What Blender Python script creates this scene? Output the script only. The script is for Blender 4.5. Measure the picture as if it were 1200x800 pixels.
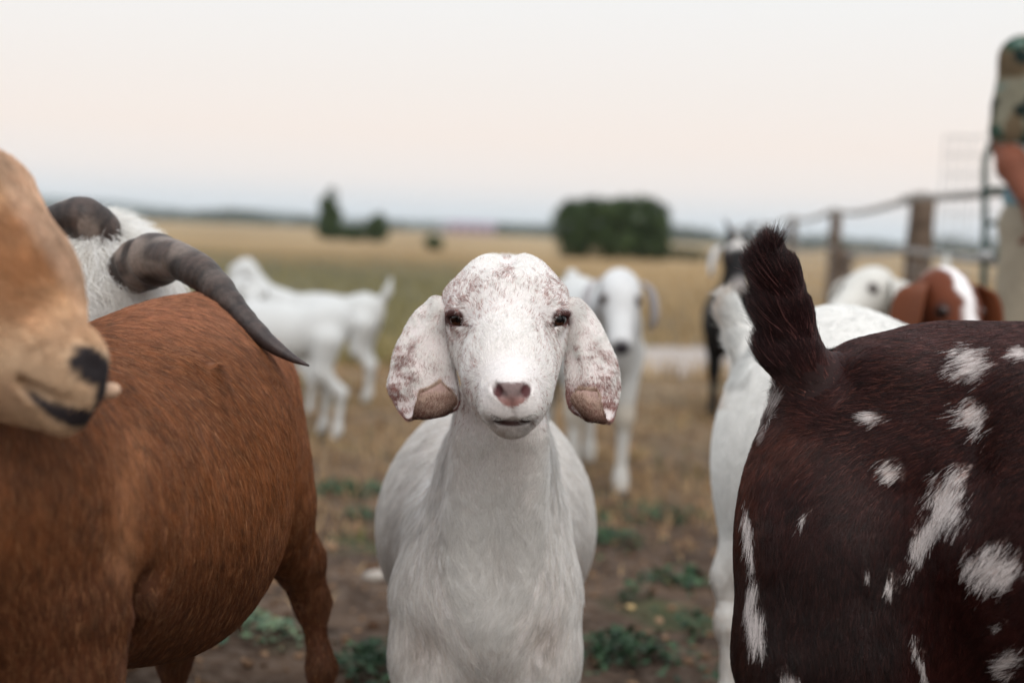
import bpy, math, random
import numpy as np
from mathutils import Matrix, Vector

# ------------------------------------------------------------------ scene, camera, light
sc = bpy.context.scene
for o in list(bpy.data.objects):
    bpy.data.objects.remove(o)
COL = sc.collection
rng = np.random.default_rng(7)
random.seed(7)

F = 1200 * 50.0 / 36.0            # focal length in pixels of the 1200 px wide photograph
CAM_Z = 0.80
PITCH = math.radians(4.3)
ROLL = math.radians(2.4)
Rm = (Matrix.Rotation(math.radians(90) - PITCH, 3, 'X') @ Matrix.Rotation(ROLL, 3, 'Z'))
RIGHT = np.array(Rm.col[0]); UP = np.array(Rm.col[1]); FWD = -np.array(Rm.col[2])
CPOS = np.array([0, 0, CAM_Z])
cam_d = bpy.data.cameras.new("camera")
cam = bpy.data.objects.new("camera", cam_d); COL.objects.link(cam)
cam.matrix_world = Matrix.Translation((0, 0, CAM_Z)) @ Rm.to_4x4()
cam_d.lens = 50; cam_d.sensor_width = 36
cam_d.clip_start = 0.05; cam_d.clip_end = 20000
cam_d.dof.use_dof = True
cam_d.dof.focus_distance = 1.47
cam_d.dof.aperture_fstop = 2.9
cam_d.dof.aperture_blades = 0
sc.camera = cam

world = bpy.data.worlds.new("World"); sc.world = world
world.use_nodes = True
wn = world.node_tree.nodes; wl = world.node_tree.links
wn.clear()
wo = wn.new('ShaderNodeOutputWorld')
SUN_EL = math.radians(48); SUN_AZ = math.radians(160)     # veiled sun raised high for top light, behind the camera to the right
sky = wn.new('ShaderNodeTexSky'); sky.sky_type = 'NISHITA'; sky.sun_disc = False
sky.sun_elevation = SUN_EL; sky.sun_rotation = SUN_AZ
sky.air_density = 1.0; sky.dust_density = 3.0; sky.ozone_density = 1.0
bg1 = wn.new('ShaderNodeBackground'); bg1.inputs['Strength'].default_value = 0.10
wl.new(sky.outputs[0], bg1.inputs[0])
# thin evening cloud veil: ramp by height, unseen zenith brightened for light from above
tc = wn.new('ShaderNodeTexCoord'); sep = wn.new('ShaderNodeSeparateXYZ')
wl.new(tc.outputs['Generated'], sep.inputs[0])
ramp = wn.new('ShaderNodeValToRGB')
wl.new(sep.outputs['Z'], ramp.inputs[0])
cr = ramp.color_ramp
stops = [(0.0, (.66, .74, .80)), (.014, (.76, .78, .81)), (.035, (.88, .80, .76)), (.065, (.90, .78, .71)),
         (.10, (.87, .79, .735)), (.17, (.85, .835, .81)), (.30, (.85, .89, .88)), (.6, (1.0, 1.04, 1.08)), (1.0, (1.12, 1.18, 1.25))]
cr.elements[0].position = 0; cr.elements[0].color = (*stops[0][1], 1)
cr.elements[1].position = 1; cr.elements[1].color = (*stops[-1][1], 1)
for p, c in stops[1:-1]:
    e = cr.elements.new(p); e.color = (*c, 1)
bg2 = wn.new('ShaderNodeBackground'); bg2.inputs['Strength'].default_value = 0.95
wl.new(ramp.outputs[0], bg2.inputs[0])
mixw = wn.new('ShaderNodeMixShader'); mixw.inputs[0].default_value = 0.88
wl.new(bg1.outputs[0], mixw.inputs[1]); wl.new(bg2.outputs[0], mixw.inputs[2])
wl.new(mixw.outputs[0], wo.inputs[0])

sun_d = bpy.data.lights.new("sun", 'SUN'); sun = bpy.data.objects.new("sun", sun_d); COL.objects.link(sun)
sun_d.energy = 1.15; sun_d.angle = math.radians(40); sun_d.color = (1, .93, .86)
sv = Vector((math.sin(SUN_AZ) * math.cos(SUN_EL), math.cos(SUN_AZ) * math.cos(SUN_EL), math.sin(SUN_EL)))
sun.rotation_euler = sv.to_track_quat('Z', 'Y').to_euler()

sc.view_settings.view_transform = 'Standard'; sc.view_settings.look = 'None'
sc.view_settings.exposure = 0.31; sc.view_settings.gamma = 1.0
sc.cycles.use_denoising = True
sc.cycles.max_bounces = 6; sc.cycles.diffuse_bounces = 4; sc.cycles.glossy_bounces = 2
sc.cycles.transparent_max_bounces = 8; sc.cycles.volume_bounces = 2

# ------------------------------------------------------------------ helpers
def P(u, v, d):
    "world point seen at pixel (u, v) of the photograph, d metres along the view axis"
    return CPOS + FWD * d + RIGHT * ((u - 600) * d / F) - UP * ((v - 400) * d / F)
def Rp(px, d):
    return px * d / F
def D(du, dv, dd=0.0):
    w = RIGHT * du - UP * dv + FWD * dd
    return w / (np.linalg.norm(w) + 1e-9)
def proj(p):
    "pixel of world points"
    q = p - CPOS
    d = q @ FWD
    return 600 + (q @ RIGHT) * F / d, 400 - (q @ UP) * F / d, d

_perm = np.random.default_rng(3).random(4096).astype(np.float32)
def vnoise(p, scale, seed=0):
    "smooth value noise in 0..1"
    q = np.asarray(p, dtype=np.float64) * scale + 100.0 + seed * 17.3
    i = np.floor(q).astype(np.int64); f = q - i
    f = f * f * (3 - 2 * f)
    def h(a, b, c):
        n = (a * 73856093) ^ (b * 19349663) ^ (c * 83492791) ^ (seed * 9973)
        return _perm[n & 4095]
    x0, y0, z0 = i[:, 0], i[:, 1], i[:, 2]
    r = 0
    for dx in (0, 1):
        wx = f[:, 0] if dx else 1 - f[:, 0]
        for dy in (0, 1):
            wy = f[:, 1] if dy else 1 - f[:, 1]
            for dz in (0, 1):
                wz = f[:, 2] if dz else 1 - f[:, 2]
                r = r + wx * wy * wz * h(x0 + dx, y0 + dy, z0 + dz)
    return r
def fbm(p, scale, seed=0, oct=3):
    r = 0; a = .5; t = 0
    for k in range(oct):
        r = r + a * vnoise(p, scale * 2 ** k, seed + k); t += a; a *= .5
    return r / t
def sstep(a, b, x):
    t = np.clip((x - a) / (b - a), 0, 1)
    return t * t * (3 - 2 * t)

# --- implicit bodies: a list of primitives joined smoothly, turned into one continuous mesh
class Body:
    def __init__(s, inset=0.0): s.p = []; s.off = inset      # inset leaves room for the fur
    def cap(s, a, b, ra, rb, k=.03, op='add'):
        a = np.array(a, float); b = np.array(b, float)
        s.p.append((op, 'cap', k, a, b, ra, rb)); return s
    def chain(s, pts, k=.03):
        for (a, ra), (b, rb) in zip(pts, pts[1:]): s.cap(a, b, ra, rb, k)
        return s
    def ell(s, c, r, k=.03, op='add', M=None):
        "M: 3x3 with the ellipsoid's axes as columns"
        if M is None: M = CAMB
        s.p.append((op, 'ell', k, np.array(c, float), np.array(M, float), np.array(r, float), None)); return s
    def bounds(s):
        lo = np.full(3, 1e9); hi = -lo
        for q in s.p:
            if q[0] != 'add': continue
            l, h = s._box(q); lo = np.minimum(lo, l); hi = np.maximum(hi, h)
        return lo, hi
    def _box(s, q):
        if q[1] == 'cap':
            a, b, ra, rb = q[3:7]
            return np.minimum(a - ra, b - rb), np.maximum(a + ra, b + rb)
        c, M, r = q[3], q[4], q[5]
        e = np.sqrt(((M * r[None, :]) ** 2).sum(1))
        return c - e, c + e
    @staticmethod
    def _d(q, X, Y, Z):
        if q[1] == 'cap':
            a, b, ra, rb = q[3:7]
            ba = b - a; L = (ba @ ba) + 1e-12
            px, py, pz = X - a[0], Y - a[1], Z - a[2]
            t = np.clip((px * ba[0] + py * ba[1] + pz * ba[2]) / L, 0, 1)
            return np.sqrt((px - t * ba[0]) ** 2 + (py - t * ba[1]) ** 2 + (pz - t * ba[2]) ** 2) - (ra + (rb - ra) * t)
        c, M, r = q[3], q[4], q[5]
        px, py, pz = X - c[0], Y - c[1], Z - c[2]
        l = [(px * M[0, i] + py * M[1, i] + pz * M[2, i]) for i in range(3)]
        k0 = np.sqrt(sum((l[i] / r[i]) ** 2 for i in range(3)))
        k1 = np.sqrt(sum((l[i] / r[i] ** 2) ** 2 for i in range(3))) + 1e-6
        return k0 * (k0 - 1) / k1
    @staticmethod
    def _mix(f, d, k, op):
        if op == 'add':
            h = np.maximum(k - np.abs(f - d), 0) / k
            return np.minimum(f, d) - h * h * k * .25
        d = -d
        h = np.maximum(k - np.abs(f - d), 0) / k
        return np.maximum(f, d) + h * h * k * .25
    def at(s, pts):
        f = np.full(len(pts), 1.0)
        X, Y, Z = pts.T
        for q in s.p: f = s._mix(f, s._d(q, X, Y, Z), q[2], q[0])
        return f + s.off
    def grad(s, pts, e=.001):
        f0 = s.at(pts); g = np.empty_like(pts)
        for i in range(3):
            q = pts.copy(); q[:, i] += e
            g[:, i] = (s.at(q) - f0) / e
        return f0, g
    def mesh(s, vox, fine=None, finevox=None):
        "fine: (lo, hi) box in which the grid spacing is finevox"
        lo, hi = s.bounds(); lo = lo - 3 * vox; hi = hi + 3 * vox
        ax = []
        for i in range(3):
            g = []; x = lo[i]
            while x < hi[i]:
                g.append(x)
                x += finevox if (fine is not None and fine[0][i] < x < fine[1][i]) else vox
            ax.append(np.array(g, np.float32))
        f = np.full([len(a) for a in ax], 1.0, np.float32)
        for q in s.p:
            l, h = s._box(q); m = q[2] * 1.2 + 3 * vox
            sl = tuple(slice(max(0, np.searchsorted(ax[i], l[i] - m)), np.searchsorted(ax[i], h[i] + m)) for i in range(3))
            X, Y, Z = np.meshgrid(ax[0][sl[0]], ax[1][sl[1]], ax[2][sl[2]], indexing='ij', sparse=True)
            if min(X.size, Y.size, Z.size) == 0: continue
            f[sl] = s._mix(f[sl], s._d(q, X, Y, Z).astype(np.float32), q[2], q[0])
        f += s.off; ins = f < 0
        n = f.shape
        # vertices: one per cell the surface passes through
        c = ins[:-1, :-1, :-1].astype(np.int8)
        cnt = sum(ins[a:n[0] - 1 + a, b:n[1] - 1 + b, e:n[2] - 1 + e].astype(np.int8) for a in (0, 1) for b in (0, 1) for e in (0, 1))
        act = (cnt > 0) & (cnt < 8)
        ci = np.argwhere(act)
        idx = np.full(act.shape, -1, np.int64); idx[act] = np.arange(len(ci))
        acc = np.zeros((len(ci), 3)); w = np.zeros(len(ci))
        corners = [(a, b, e) for a in (0, 1) for b in (0, 1) for e in (0, 1)]
        for A in corners:
            for i in range(3):
                if A[i] == 1: continue
                B = list(A); B[i] = 1
                ia = ci + np.array(A); ib = ci + np.array(B)
                fa = f[ia[:, 0], ia[:, 1], ia[:, 2]]; fb = f[ib[:, 0], ib[:, 1], ib[:, 2]]
                m = (fa < 0) != (fb < 0)
                t = np.where(m, fa / np.where(m, fa - fb, 1), 0)
                pa = np.stack([ax[j][ia[:, j]] for j in range(3)], 1); pb = np.stack([ax[j][ib[:, j]] for j in range(3)], 1)
                acc[m] += (pa + (pb - pa) * t[:, None])[m]; w[m] += 1
        V = acc / w[:, None]
        quads = []
        for i in range(3):
            j, k = (i + 1) % 3, (i + 2) % 3
            s0 = [slice(None)] * 3; s1 = [slice(None)] * 3
            s0[i] = slice(0, -1); s1[i] = slice(1, None)
            a = ins[tuple(s0)]; b = ins[tuple(s1)]
            e = np.argwhere(a != b)
            e = e[(e[:, j] > 0) & (e[:, k] > 0) & (e[:, j] < n[j] - 1) & (e[:, k] < n[k] - 1)]
            sgn = a[e[:, 0], e[:, 1], e[:, 2]]
            def cell(dj, dk):
                q = e.copy(); q[:, j] += dj; q[:, k] += dk
                return idx[q[:, 0], q[:, 1], q[:, 2]]
            q = np.stack([cell(-1, -1), cell(0, -1), cell(0, 0), cell(-1, 0)], 1)
            q[~sgn] = q[~sgn][:, ::-1]
            quads.append(q)
        Q = np.concatenate(quads)
        for it in range(2):
            f0, g = s.grad(V)
            g2 = (g * g).sum(1) + 1e-6
            st = -(f0 / g2)[:, None] * g
            ln = np.linalg.norm(st, axis=1)
            st *= np.minimum(1, .004 / (ln + 1e-9))[:, None]
            V = V + st
        _, g = s.grad(V)
        N = g / (np.linalg.norm(g, axis=1)[:, None] + 1e-9)
        return V, Q, N
CAMB = np.stack([RIGHT, UP, FWD], 1)
def camrot(roll=0, yaw=0, pitch=0):
    "camera axes turned by roll (about the view axis, clockwise in the picture), then yaw about up, pitch about right, in degrees"
    r = math.radians
    M = Matrix.Rotation(r(yaw), 3, 'Y') @ Matrix.Rotation(r(pitch), 3, 'X') @ Matrix.Rotation(r(roll), 3, 'Z')
    return CAMB @ np.array(M)

def link(name, data, parent=None, mat=None):
    o = bpy.data.objects.new(name, data); COL.objects.link(o)
    if mat is not None: data.materials.append(mat)
    if parent is not None: o.parent = parent
    return o
def tag(o, label=None, cat=None, group=None, kind=None):
    if label: o['label'] = label
    if cat: o['category'] = cat
    if group: o['group'] = group
    if kind: o['kind'] = kind
    return o
def empty(name, loc, **k):
    o = bpy.data.objects.new(name, None); COL.objects.link(o)
    o.empty_display_size = .1
    o.location = loc
    return tag(o, **k)
def np_mesh(name, V, faces, col=None, smooth=True):
    "faces: list of arrays (n,3) / (n,4)"
    me = bpy.data.meshes.new(name)
    if not isinstance(faces, list): faces = [faces]
    nf = sum(len(f) for f in faces)
    loops = np.concatenate([f.reshape(-1) for f in faces]).astype(np.int32)
    tot = np.concatenate([np.full(len(f), f.shape[1]) for f in faces]).astype(np.int32)
    st = np.concatenate([[0], np.cumsum(tot)[:-1]]).astype(np.int32)
    me.vertices.add(len(V)); me.vertices.foreach_set('co', np.asarray(V, np.float32).reshape(-1))
    me.loops.add(len(loops)); me.loops.foreach_set('vertex_index', loops)
    me.polygons.add(nf); me.polygons.foreach_set('loop_start', st)
    me.update(calc_edges=True)
    me.polygons.foreach_set('use_smooth', np.full(nf, smooth))
    if col is not None:
        a = me.color_attributes.new('tint', 'FLOAT_COLOR', 'POINT')
        c4 = np.ones((len(V), 4), np.float32); c4[:, :3] = col
        a.data.foreach_set('color', c4.reshape(-1))
    me.validate()
    return me
def local(parent, V):
    return V - np.array(parent.location)

# --- materials
def mat_new(name):
    m = bpy.data.materials.new(name); m.use_nodes = True
    n = m.node_tree.nodes; l = m.node_tree.links
    return m, n, l, n['Principled BSDF']
def mat_plain(name, col, rough=.6, spec=.4, noise=0, nscale=20, bump=0, col2=None, metallic=0):
    m, n, l, b = mat_new(name)
    b.inputs['Roughness'].default_value = rough
    b.inputs['Specular IOR Level'].default_value = spec
    b.inputs['Metallic'].default_value = metallic
    t = n.new('ShaderNodeTexCoord'); x = n.new('ShaderNodeTexNoise')
    x.inputs['Scale'].default_value = nscale; x.inputs['Detail'].default_value = 6
    l.new(t.outputs['Object'], x.inputs['Vector'])
    r = n.new('ShaderNodeValToRGB'); l.new(x.outputs['Fac'], r.inputs[0])
    c2 = col2 or tuple(c * (1 - noise) for c in col)
    r.color_ramp.elements[0].position = .35; r.color_ramp.elements[0].color = (*c2, 1)
    r.color_ramp.elements[1].position = .65; r.color_ramp.elements[1].color = (*col, 1)
    l.new(r.outputs[0], b.inputs['Base Color'])
    if bump:
        u = n.new('ShaderNodeBump'); u.inputs['Strength'].default_value = bump; u.inputs['Distance'].default_value = .01
        l.new(x.outputs['Fac'], u.inputs['Height']); l.new(u.outputs[0], b.inputs['Normal'])
    return m
def mat_tint(name, rough=.7, spec=.25, nscale=300, namt=.25, bump=.3, bdist=.001, sheen=0):
    "colour comes from the coat pattern stored with the mesh, broken up by fine noise"
    m, n, l, b = mat_new(name)
    a = n.new('ShaderNodeAttribute'); a.attribute_name = 'tint'
    t = n.new('ShaderNodeTexCoord'); x = n.new('ShaderNodeTexNoise')
    x.inputs['Scale'].default_value = nscale; x.inputs['Detail'].default_value = 4
    l.new(t.outputs['Object'], x.inputs['Vector'])
    mr = n.new('ShaderNodeMapRange'); mr.inputs['To Min'].default_value = 1 - namt; mr.inputs['To Max'].default_value = 1 + namt
    l.new(x.outputs['Fac'], mr.inputs['Value'])
    mx = n.new('ShaderNodeVectorMath'); mx.operation = 'SCALE'
    l.new(a.outputs['Color'], mx.inputs[0]); l.new(mr.outputs[0], mx.inputs['Scale'])
    l.new(mx.outputs[0], b.inputs['Base Color'])
    b.inputs['Roughness'].default_value = rough; b.inputs['Specular IOR Level'].default_value = spec
    u = n.new('ShaderNodeBump'); u.inputs['Strength'].default_value = bump; u.inputs['Distance'].default_value = bdist
    l.new(x.outputs['Fac'], u.inputs['Height']); l.new(u.outputs[0], b.inputs['Normal'])
    return m
def mat_hair(name, rough=.5, spec=.3):
    m, n, l, b = mat_new(name)
    a = n.new('ShaderNodeAttribute'); a.attribute_name = 'tint'
    l.new(a.outputs['Color'], b.inputs['Base Color'])
    b.inputs['Roughness'].default_value = rough; b.inputs['Specular IOR Level'].default_value = spec
    return m
def add_translucency(m, fac):
    "light passing through thin pale hair"
    n = m.node_tree.nodes; l = m.node_tree.links
    t = n.new('ShaderNodeBsdfTranslucent'); x = n.new('ShaderNodeMixShader'); x.inputs[0].default_value = fac
    a = [q for q in n if q.type == 'ATTRIBUTE'][0]
    l.new(a.outputs['Color'], t.inputs[0]); l.new(n['Principled BSDF'].outputs[0], x.inputs[1]); l.new(t.outputs[0], x.inputs[2])
    l.new(x.outputs[0], n['Material Output'].inputs[0])
M_SKIN = mat_tint('goat_skin')
M_WET = mat_tint('bare_nose_skin', rough=.38, spec=.5, nscale=500, namt=.12, bump=.5)
M_HAIR = mat_hair('goat_hair', .45, .35)
M_HAIRW = mat_hair('white_goat_hair', .6, .2); add_translucency(M_HAIRW, .30)

def flow_field(ctrl, power=3.0):
    C = np.array([c[0] for c in ctrl]); Dv = np.array([c[1] for c in ctrl])
    W = np.array([c[2] if len(c) > 2 else 1.0 for c in ctrl])
    def fn(p):
        r = np.zeros_like(p); step = 20000
        for s0 in range(0, len(p), step):
            q = p[s0:s0 + step]
            d2 = ((q[:, None, :] - C[None]) ** 2).sum(2) + 1e-5
            w = W[None] / d2 ** (power / 2)
            r[s0:s0 + step] = (w @ Dv) / w.sum(1)[:, None]
        return r
    return fn
def fur(name, V, Q, n, flow, length, color, radius=.00025, lift=.25, jitter=.25, parent=None, mat=None,
        K=4, dens=None, cull=-.35, clump=.0, clscale=150, curl=0, seed=1, frame=260):
    """hair curves rooted on the mesh; flow(p)->direction, length(p)->metres, color(p, rnd)->rgb"""
    g = np.random.default_rng(seed)
    T = np.concatenate([Q[:, [0, 1, 2]], Q[:, [0, 2, 3]]]) if Q.shape[1] == 4 else Q
    A, B, Cc = V[T[:, 0]], V[T[:, 1]], V[T[:, 2]]
    cr_ = np.cross(B - A, Cc - A); area = np.linalg.norm(cr_, axis=1) * .5
    fn = cr_ / (np.linalg.norm(cr_, axis=1)[:, None] + 1e-12)
    cen = (A + B + Cc) / 3
    view = CPOS - cen; view /= np.linalg.norm(view, axis=1)[:, None]
    w = area * ((fn * view).sum(1) > cull)
    uu, vv, dd = proj(cen)
    w = w * ((uu > -frame) & (uu < 1200 + frame) & (vv > -frame) & (vv < 800 + frame) & (dd > .1))
    if dens is not None: w = w * dens(cen)
    if w.sum() <= 0: return None
    # smooth vertex normals
    vn = np.zeros_like(V)
    for i in range(3): np.add.at(vn, T[:, i], cr_)
    vn /= (np.linalg.norm(vn, axis=1)[:, None] + 1e-12)
    cw = np.cumsum(w); ti = np.searchsorted(cw, g.random(n) * cw[-1]); ti = np.clip(ti, 0, len(T) - 1)
    r1 = np.sqrt(g.random(n)); r2 = g.random(n)
    ba, bb, bc = 1 - r1, r1 * (1 - r2), r1 * r2
    t = T[ti]
    p = V[t[:, 0]] * ba[:, None] + V[t[:, 1]] * bb[:, None] + V[t[:, 2]] * bc[:, None]
    nn = vn[t[:, 0]] * ba[:, None] + vn[t[:, 1]] * bb[:, None] + vn[t[:, 2]] * bc[:, None]
    nn /= np.linalg.norm(nn, axis=1)[:, None] + 1e-12
    d = flow(p)
    d = d / (np.linalg.norm(d, axis=1)[:, None] + 1e-9)
    # slow bends in the flow plus single-hair jitter
    jn = np.stack([vnoise(p, 45, 11 + i) - .5 for i in range(3)], 1) * 2
    jc = np.stack([vnoise(p, clscale, 21 + i) - .5 for i in range(3)], 1) * 2
    d = d + jn * jitter + jc * clump + g.normal(0, 1, (n, 3)) * jitter * .55
    d = d - nn * (d * nn).sum(1)[:, None]
    d /= np.linalg.norm(d, axis=1)[:, None] + 1e-9
    L = length(p) * g.uniform(.65, 1.15, n)
    lf = (lift(p) if callable(lift) else lift) * g.uniform(.5, 1.5, n)
    cv = np.cross(nn, d) * (g.normal(0, 1, n) * curl)[:, None]
    pts = np.empty((n, K, 3), np.float32)
    for k in range(K):
        s = k / (K - 1)
        off = d * s + nn * (lf * (s - .45 * s * s))[:, None] + cv * (s * s)
        pts[:, k] = p + off * L[:, None] - nn * .0006
    rad = (np.linspace(1, .15, K)[None] * radius * g.uniform(.7, 1.3, n)[:, None]).astype(np.float32)
    rnd = g.random(n)
    c = color(p, rnd)
    c = c * (1 + g.normal(0, .10, n))[:, None]
    if parent is not None: pts = pts - np.array(parent.location, np.float32)
    hc = bpy.data.hair_curves.new(name)
    hc.add_curves([K] * n)
    hc.attributes['position'].data.foreach_set('vector', pts.reshape(-1))
    ra = hc.attributes.get('radius') or hc.attributes.new('radius', 'FLOAT', 'POINT')
    ra.data.foreach_set('value', rad.reshape(-1))
    ca = hc.attributes.new('tint', 'FLOAT_COLOR', 'CURVE')
    c4 = np.ones((n, 4), np.float32); c4[:, :3] = np.clip(c, 0, 1)
    ca.data.foreach_set('color', c4.reshape(-1))
    o = link(name, hc, parent, mat or M_HAIR)
    o['kind'] = 'stuff'
    return o
def uv_sphere(c, r, M=None, nu=32, nv=20):
    "ellipsoid mesh; M columns are its axes, the pole is the third"
    if M is None: M = np.eye(3)
    r = np.ones(3) * r
    th = np.linspace(0, math.pi, nv); ph = np.linspace(0, 2 * math.pi, nu, endpoint=False)
    T, Ph = np.meshgrid(th, ph, indexing='ij')
    L = np.stack([np.sin(T) * np.cos(Ph) * r[0], np.sin(T) * np.sin(Ph) * r[1], np.cos(T) * r[2]], 2).reshape(-1, 3)
    q = []
    for i in range(nv - 1):
        for j in range(nu):
            q.append((i * nu + j, (i + 1) * nu + j, (i + 1) * nu + (j + 1) % nu, i * nu + (j + 1) % nu))
    return L @ np.asarray(M).T + np.array(c), np.array(q), L
def tube(pts, rad, seg=16, flat=1.0, cap=True):
    "smooth tube along points, rad per point"
    pts = np.array(pts, float); n = len(pts); rad = np.ones(n) * rad
    tg = np.gradient(pts, axis=0); tg /= np.linalg.norm(tg, axis=1)[:, None]
    up = np.array([.13, .21, 1.0]); V = []
    x = np.cross(tg[0], up); x /= np.linalg.norm(x)
    for i in range(n):
        x = x - tg[i] * (x @ tg[i]); x /= np.linalg.norm(x); y = np.cross(tg[i], x)
        a = np.linspace(0, 2 * math.pi, seg, endpoint=False)
        V.append(pts[i] + rad[i] * (np.cos(a)[:, None] * x + np.sin(a)[:, None] * y * flat))
    V = np.concatenate(V)
    Q = [(i * seg + j, i * seg + (j + 1) % seg, (i + 1) * seg + (j + 1) % seg, (i + 1) * seg + j) for i in range(n - 1) for j in range(seg)]
    Q = np.array(Q); fs = [Q]
    if cap:
        V = np.concatenate([V, pts[:1], pts[-1:]]); a, b = n * seg, n * seg + 1
        fs.append(np.array([(a, (j + 1) % seg, j) for j in range(seg)] + [(b, (n - 1) * seg + j, (n - 1) * seg + (j + 1) % seg) for j in range(seg)]))
    return V, fs
def spline(pts, n):
    "Catmull-Rom through rows of any width"
    pts = np.array(pts, float)
    q = np.concatenate([2 * pts[:1] - pts[1:2], pts, 2 * pts[-1:] - pts[-2:-1]])
    out = []; m = len(pts) - 1
    for t in np.linspace(0, m, n):
        i = min(int(t), m - 1); f = t - i
        a, b, c, d = q[i:i + 4]
        out.append(.5 * (2 * b + (c - a) * f + (2 * a - 5 * b + 4 * c - d) * f * f + (3 * b - a - 3 * c + d) * f ** 3))
    return np.array(out)
def lin(*c):
    "sRGB 0..255 -> linear"
    return np.array([((x / 255) / 12.92 if x <= 10 else (((x / 255) + .055) / 1.055) ** 2.4) for x in c])

HN = 1.0        # hair count factor
USE_HAZE = True
# ------------------------------------------------------------------ the place: ground, path, hills, trees
def gz(x, y):
    "height of the ground"
    p = np.stack([np.asarray(x, float).ravel(), np.asarray(y, float).ravel(), np.zeros(np.size(x))], 1)
    near = np.exp(-(p[:, 1] / 14) ** 2)
    z = (fbm(p, 3.5, 41, 4) - .5) * .05 * near + (vnoise(p, 14, 45) - .5) * .022 * near + (vnoise(p, .35, 46) - .5) * .06 * np.clip(p[:, 1] / 8, 0, 1)
    return z
def ground():
    ys = np.concatenate([np.linspace(-30, -1, 12), np.linspace(-.5, 12, 300), 12 * (5000 / 12) ** np.linspace(.004, 1, 130)])
    n = 200
    xs = np.linspace(-1, 1, n)
    hw = 5 + np.abs(ys) * .9
    hw = np.where(ys < 2, 7, hw); hw = np.maximum(hw, 7)
    X = xs[None] * hw[:, None]; Y = np.repeat(ys[:, None], n, 1)
    Z = gz(X, Y).reshape(X.shape)
    V = np.stack([X.ravel(), Y.ravel(), Z.ravel()], 1)
    i = np.arange(len(ys) - 1)[:, None] * n + np.arange(n - 1)[None]
    Q = np.stack([i, i + 1, i + n + 1, i + n], 2).reshape(-1, 4)
    m, nn, l, b = mat_new('pasture')
    N = lambda t: nn.new(t)
    tc = N('ShaderNodeTexCoord'); sp = N('ShaderNodeSeparateXYZ'); l.new(tc.outputs['Object'], sp.inputs[0])
    def noise(scale, detail=5, sy=1.0):
        mp = N('ShaderNodeMapping'); mp.inputs['Scale'].default_value = (scale, scale * sy, scale)
        l.new(tc.outputs['Object'], mp.inputs[0])
        x = N('ShaderNodeTexNoise'); x.inputs['Scale'].default_value = 1; x.inputs['Detail'].default_value = detail
        l.new(mp.outputs[0], x.inputs['Vector']); return x.outputs['Fac']
    def ramp(src, st):
        r = N('ShaderNodeValToRGB'); l.new(src, r.inputs[0]); e = r.color_ramp.elements
        e[0].position, e[0].color = st[0][0], (*st[0][1], 1); e[1].position, e[1].color = st[-1][0], (*st[-1][1], 1)
        for p, c in st[1:-1]:
            q = e.new(p); q.color = (*c, 1)
        return r.outputs[0]
    def mix(f, a, b_, t='MIX'):
        x = N('ShaderNodeMix'); x.data_type = 'RGBA'; x.blend_type = t
        if isinstance(f, float): x.inputs[0].default_value = f
        else: l.new(f, x.inputs[0])
        for s_, v in ((6, a), (7, b_)):
            if isinstance(v, tuple): x.inputs[s_].default_value = (*v, 1)
            else: l.new(v, x.inputs[s_])
        return x.outputs[2]
    def math_(op, a, b_=None, clamp=False):
        x = N('ShaderNodeMath'); x.operation = op; x.use_clamp = clamp
        for s_, v in ((0, a), (1, b_)):
            if v is None: continue
            if isinstance(v, (int, float)): x.inputs[s_].default_value = v
            else: l.new(v, x.inputs[s_])
        return x.outputs[0]
    # bare trodden dirt near, dry straw litter over it
    n1 = noise(6, 8); n2 = noise(1.3, 5); n3 = noise(30, 5); n4 = noise(.8, 4)
    dirt = ramp(n1, [(.30, (.026, .016, .011)), (.5, (.070, .045, .031)), (.68, (.135, .090, .062))])
    dirt = mix(ramp(n3, [(.42, (0, 0, 0)), (.68, (.6, .6, .6))]), dirt, (.15, .112, .088))
    straw = ramp(noise(14, 6), [(.3, (.105, .070, .042)), (.5, (.21, .150, .092)), (.7, (.30, .225, .145))])
    y = sp.outputs['Y']
    yj = math_('ADD', y, math_('MULTIPLY', math_('SUBTRACT', n2, .5), 5.0))
    f1 = math_('DIVIDE', math_('SUBTRACT', yj, 3.9), 2.6, True)
    patch = ramp(n2, [(.46, (.08, .08, .08)), (.62, (.9, .9, .9))])
    f1 = math_('MULTIPLY', f1, ramp(n4, [(.2, (.65,) * 3), (.55, (.95,) * 3)]))
    c = mix(f1, dirt, straw)
    # green weeds showing through
    gr = ramp(noise(9, 6), [(.35, (.020, .038, .018)), (.65, (.060, .090, .036))])
    c = mix(math_('MULTIPLY', ramp(noise(1.9, 4), [(.56, (0,) * 3), (.66, (.6,) * 3)]), math_('DIVIDE', math_('SUBTRACT', 12, y), 6, True)), c, gr)
    # far field: olive band then bleached straw, streaky in depth
    ol = ramp(noise(.5, 6, .4), [(.3, (.080, .080, .050)), (.6, (.140, .126, .078))])
    xs_ = sp.outputs['X']
    lft = math_('DIVIDE', math_('SUBTRACT', math_('MULTIPLY', y, .05), math_('SUBTRACT', xs_, 0.6)), 2.5, True)   # greener to the left
    fo = math_('MULTIPLY', math_('DIVIDE', math_('SUBTRACT', yj, 8.5), 3.5, True), math_('ADD', math_('MULTIPLY', lft, .65), .35))
    c = mix(fo, c, ol)
    st2 = ramp(noise(.06, 6, .25), [(.3, (.22, .150, .078)), (.5, (.34, .245, .138)), (.72, (.40, .30, .18))])
    yk = math_('ADD', y, math_('MULTIPLY', math_('SUBTRACT', noise(.12, 4, .3), .5), 22.0))
    fs = math_('DIVIDE', math_('SUBTRACT', yk, math_('ADD', math_('MULTIPLY', lft, 17.0), 15.0)), 14.0, True)
    c = mix(fs, c, st2)
    # faint green and brown strips of distant fields
    far = math_('DIVIDE', math_('SUBTRACT', y, 110.0), 120.0, True)
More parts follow.
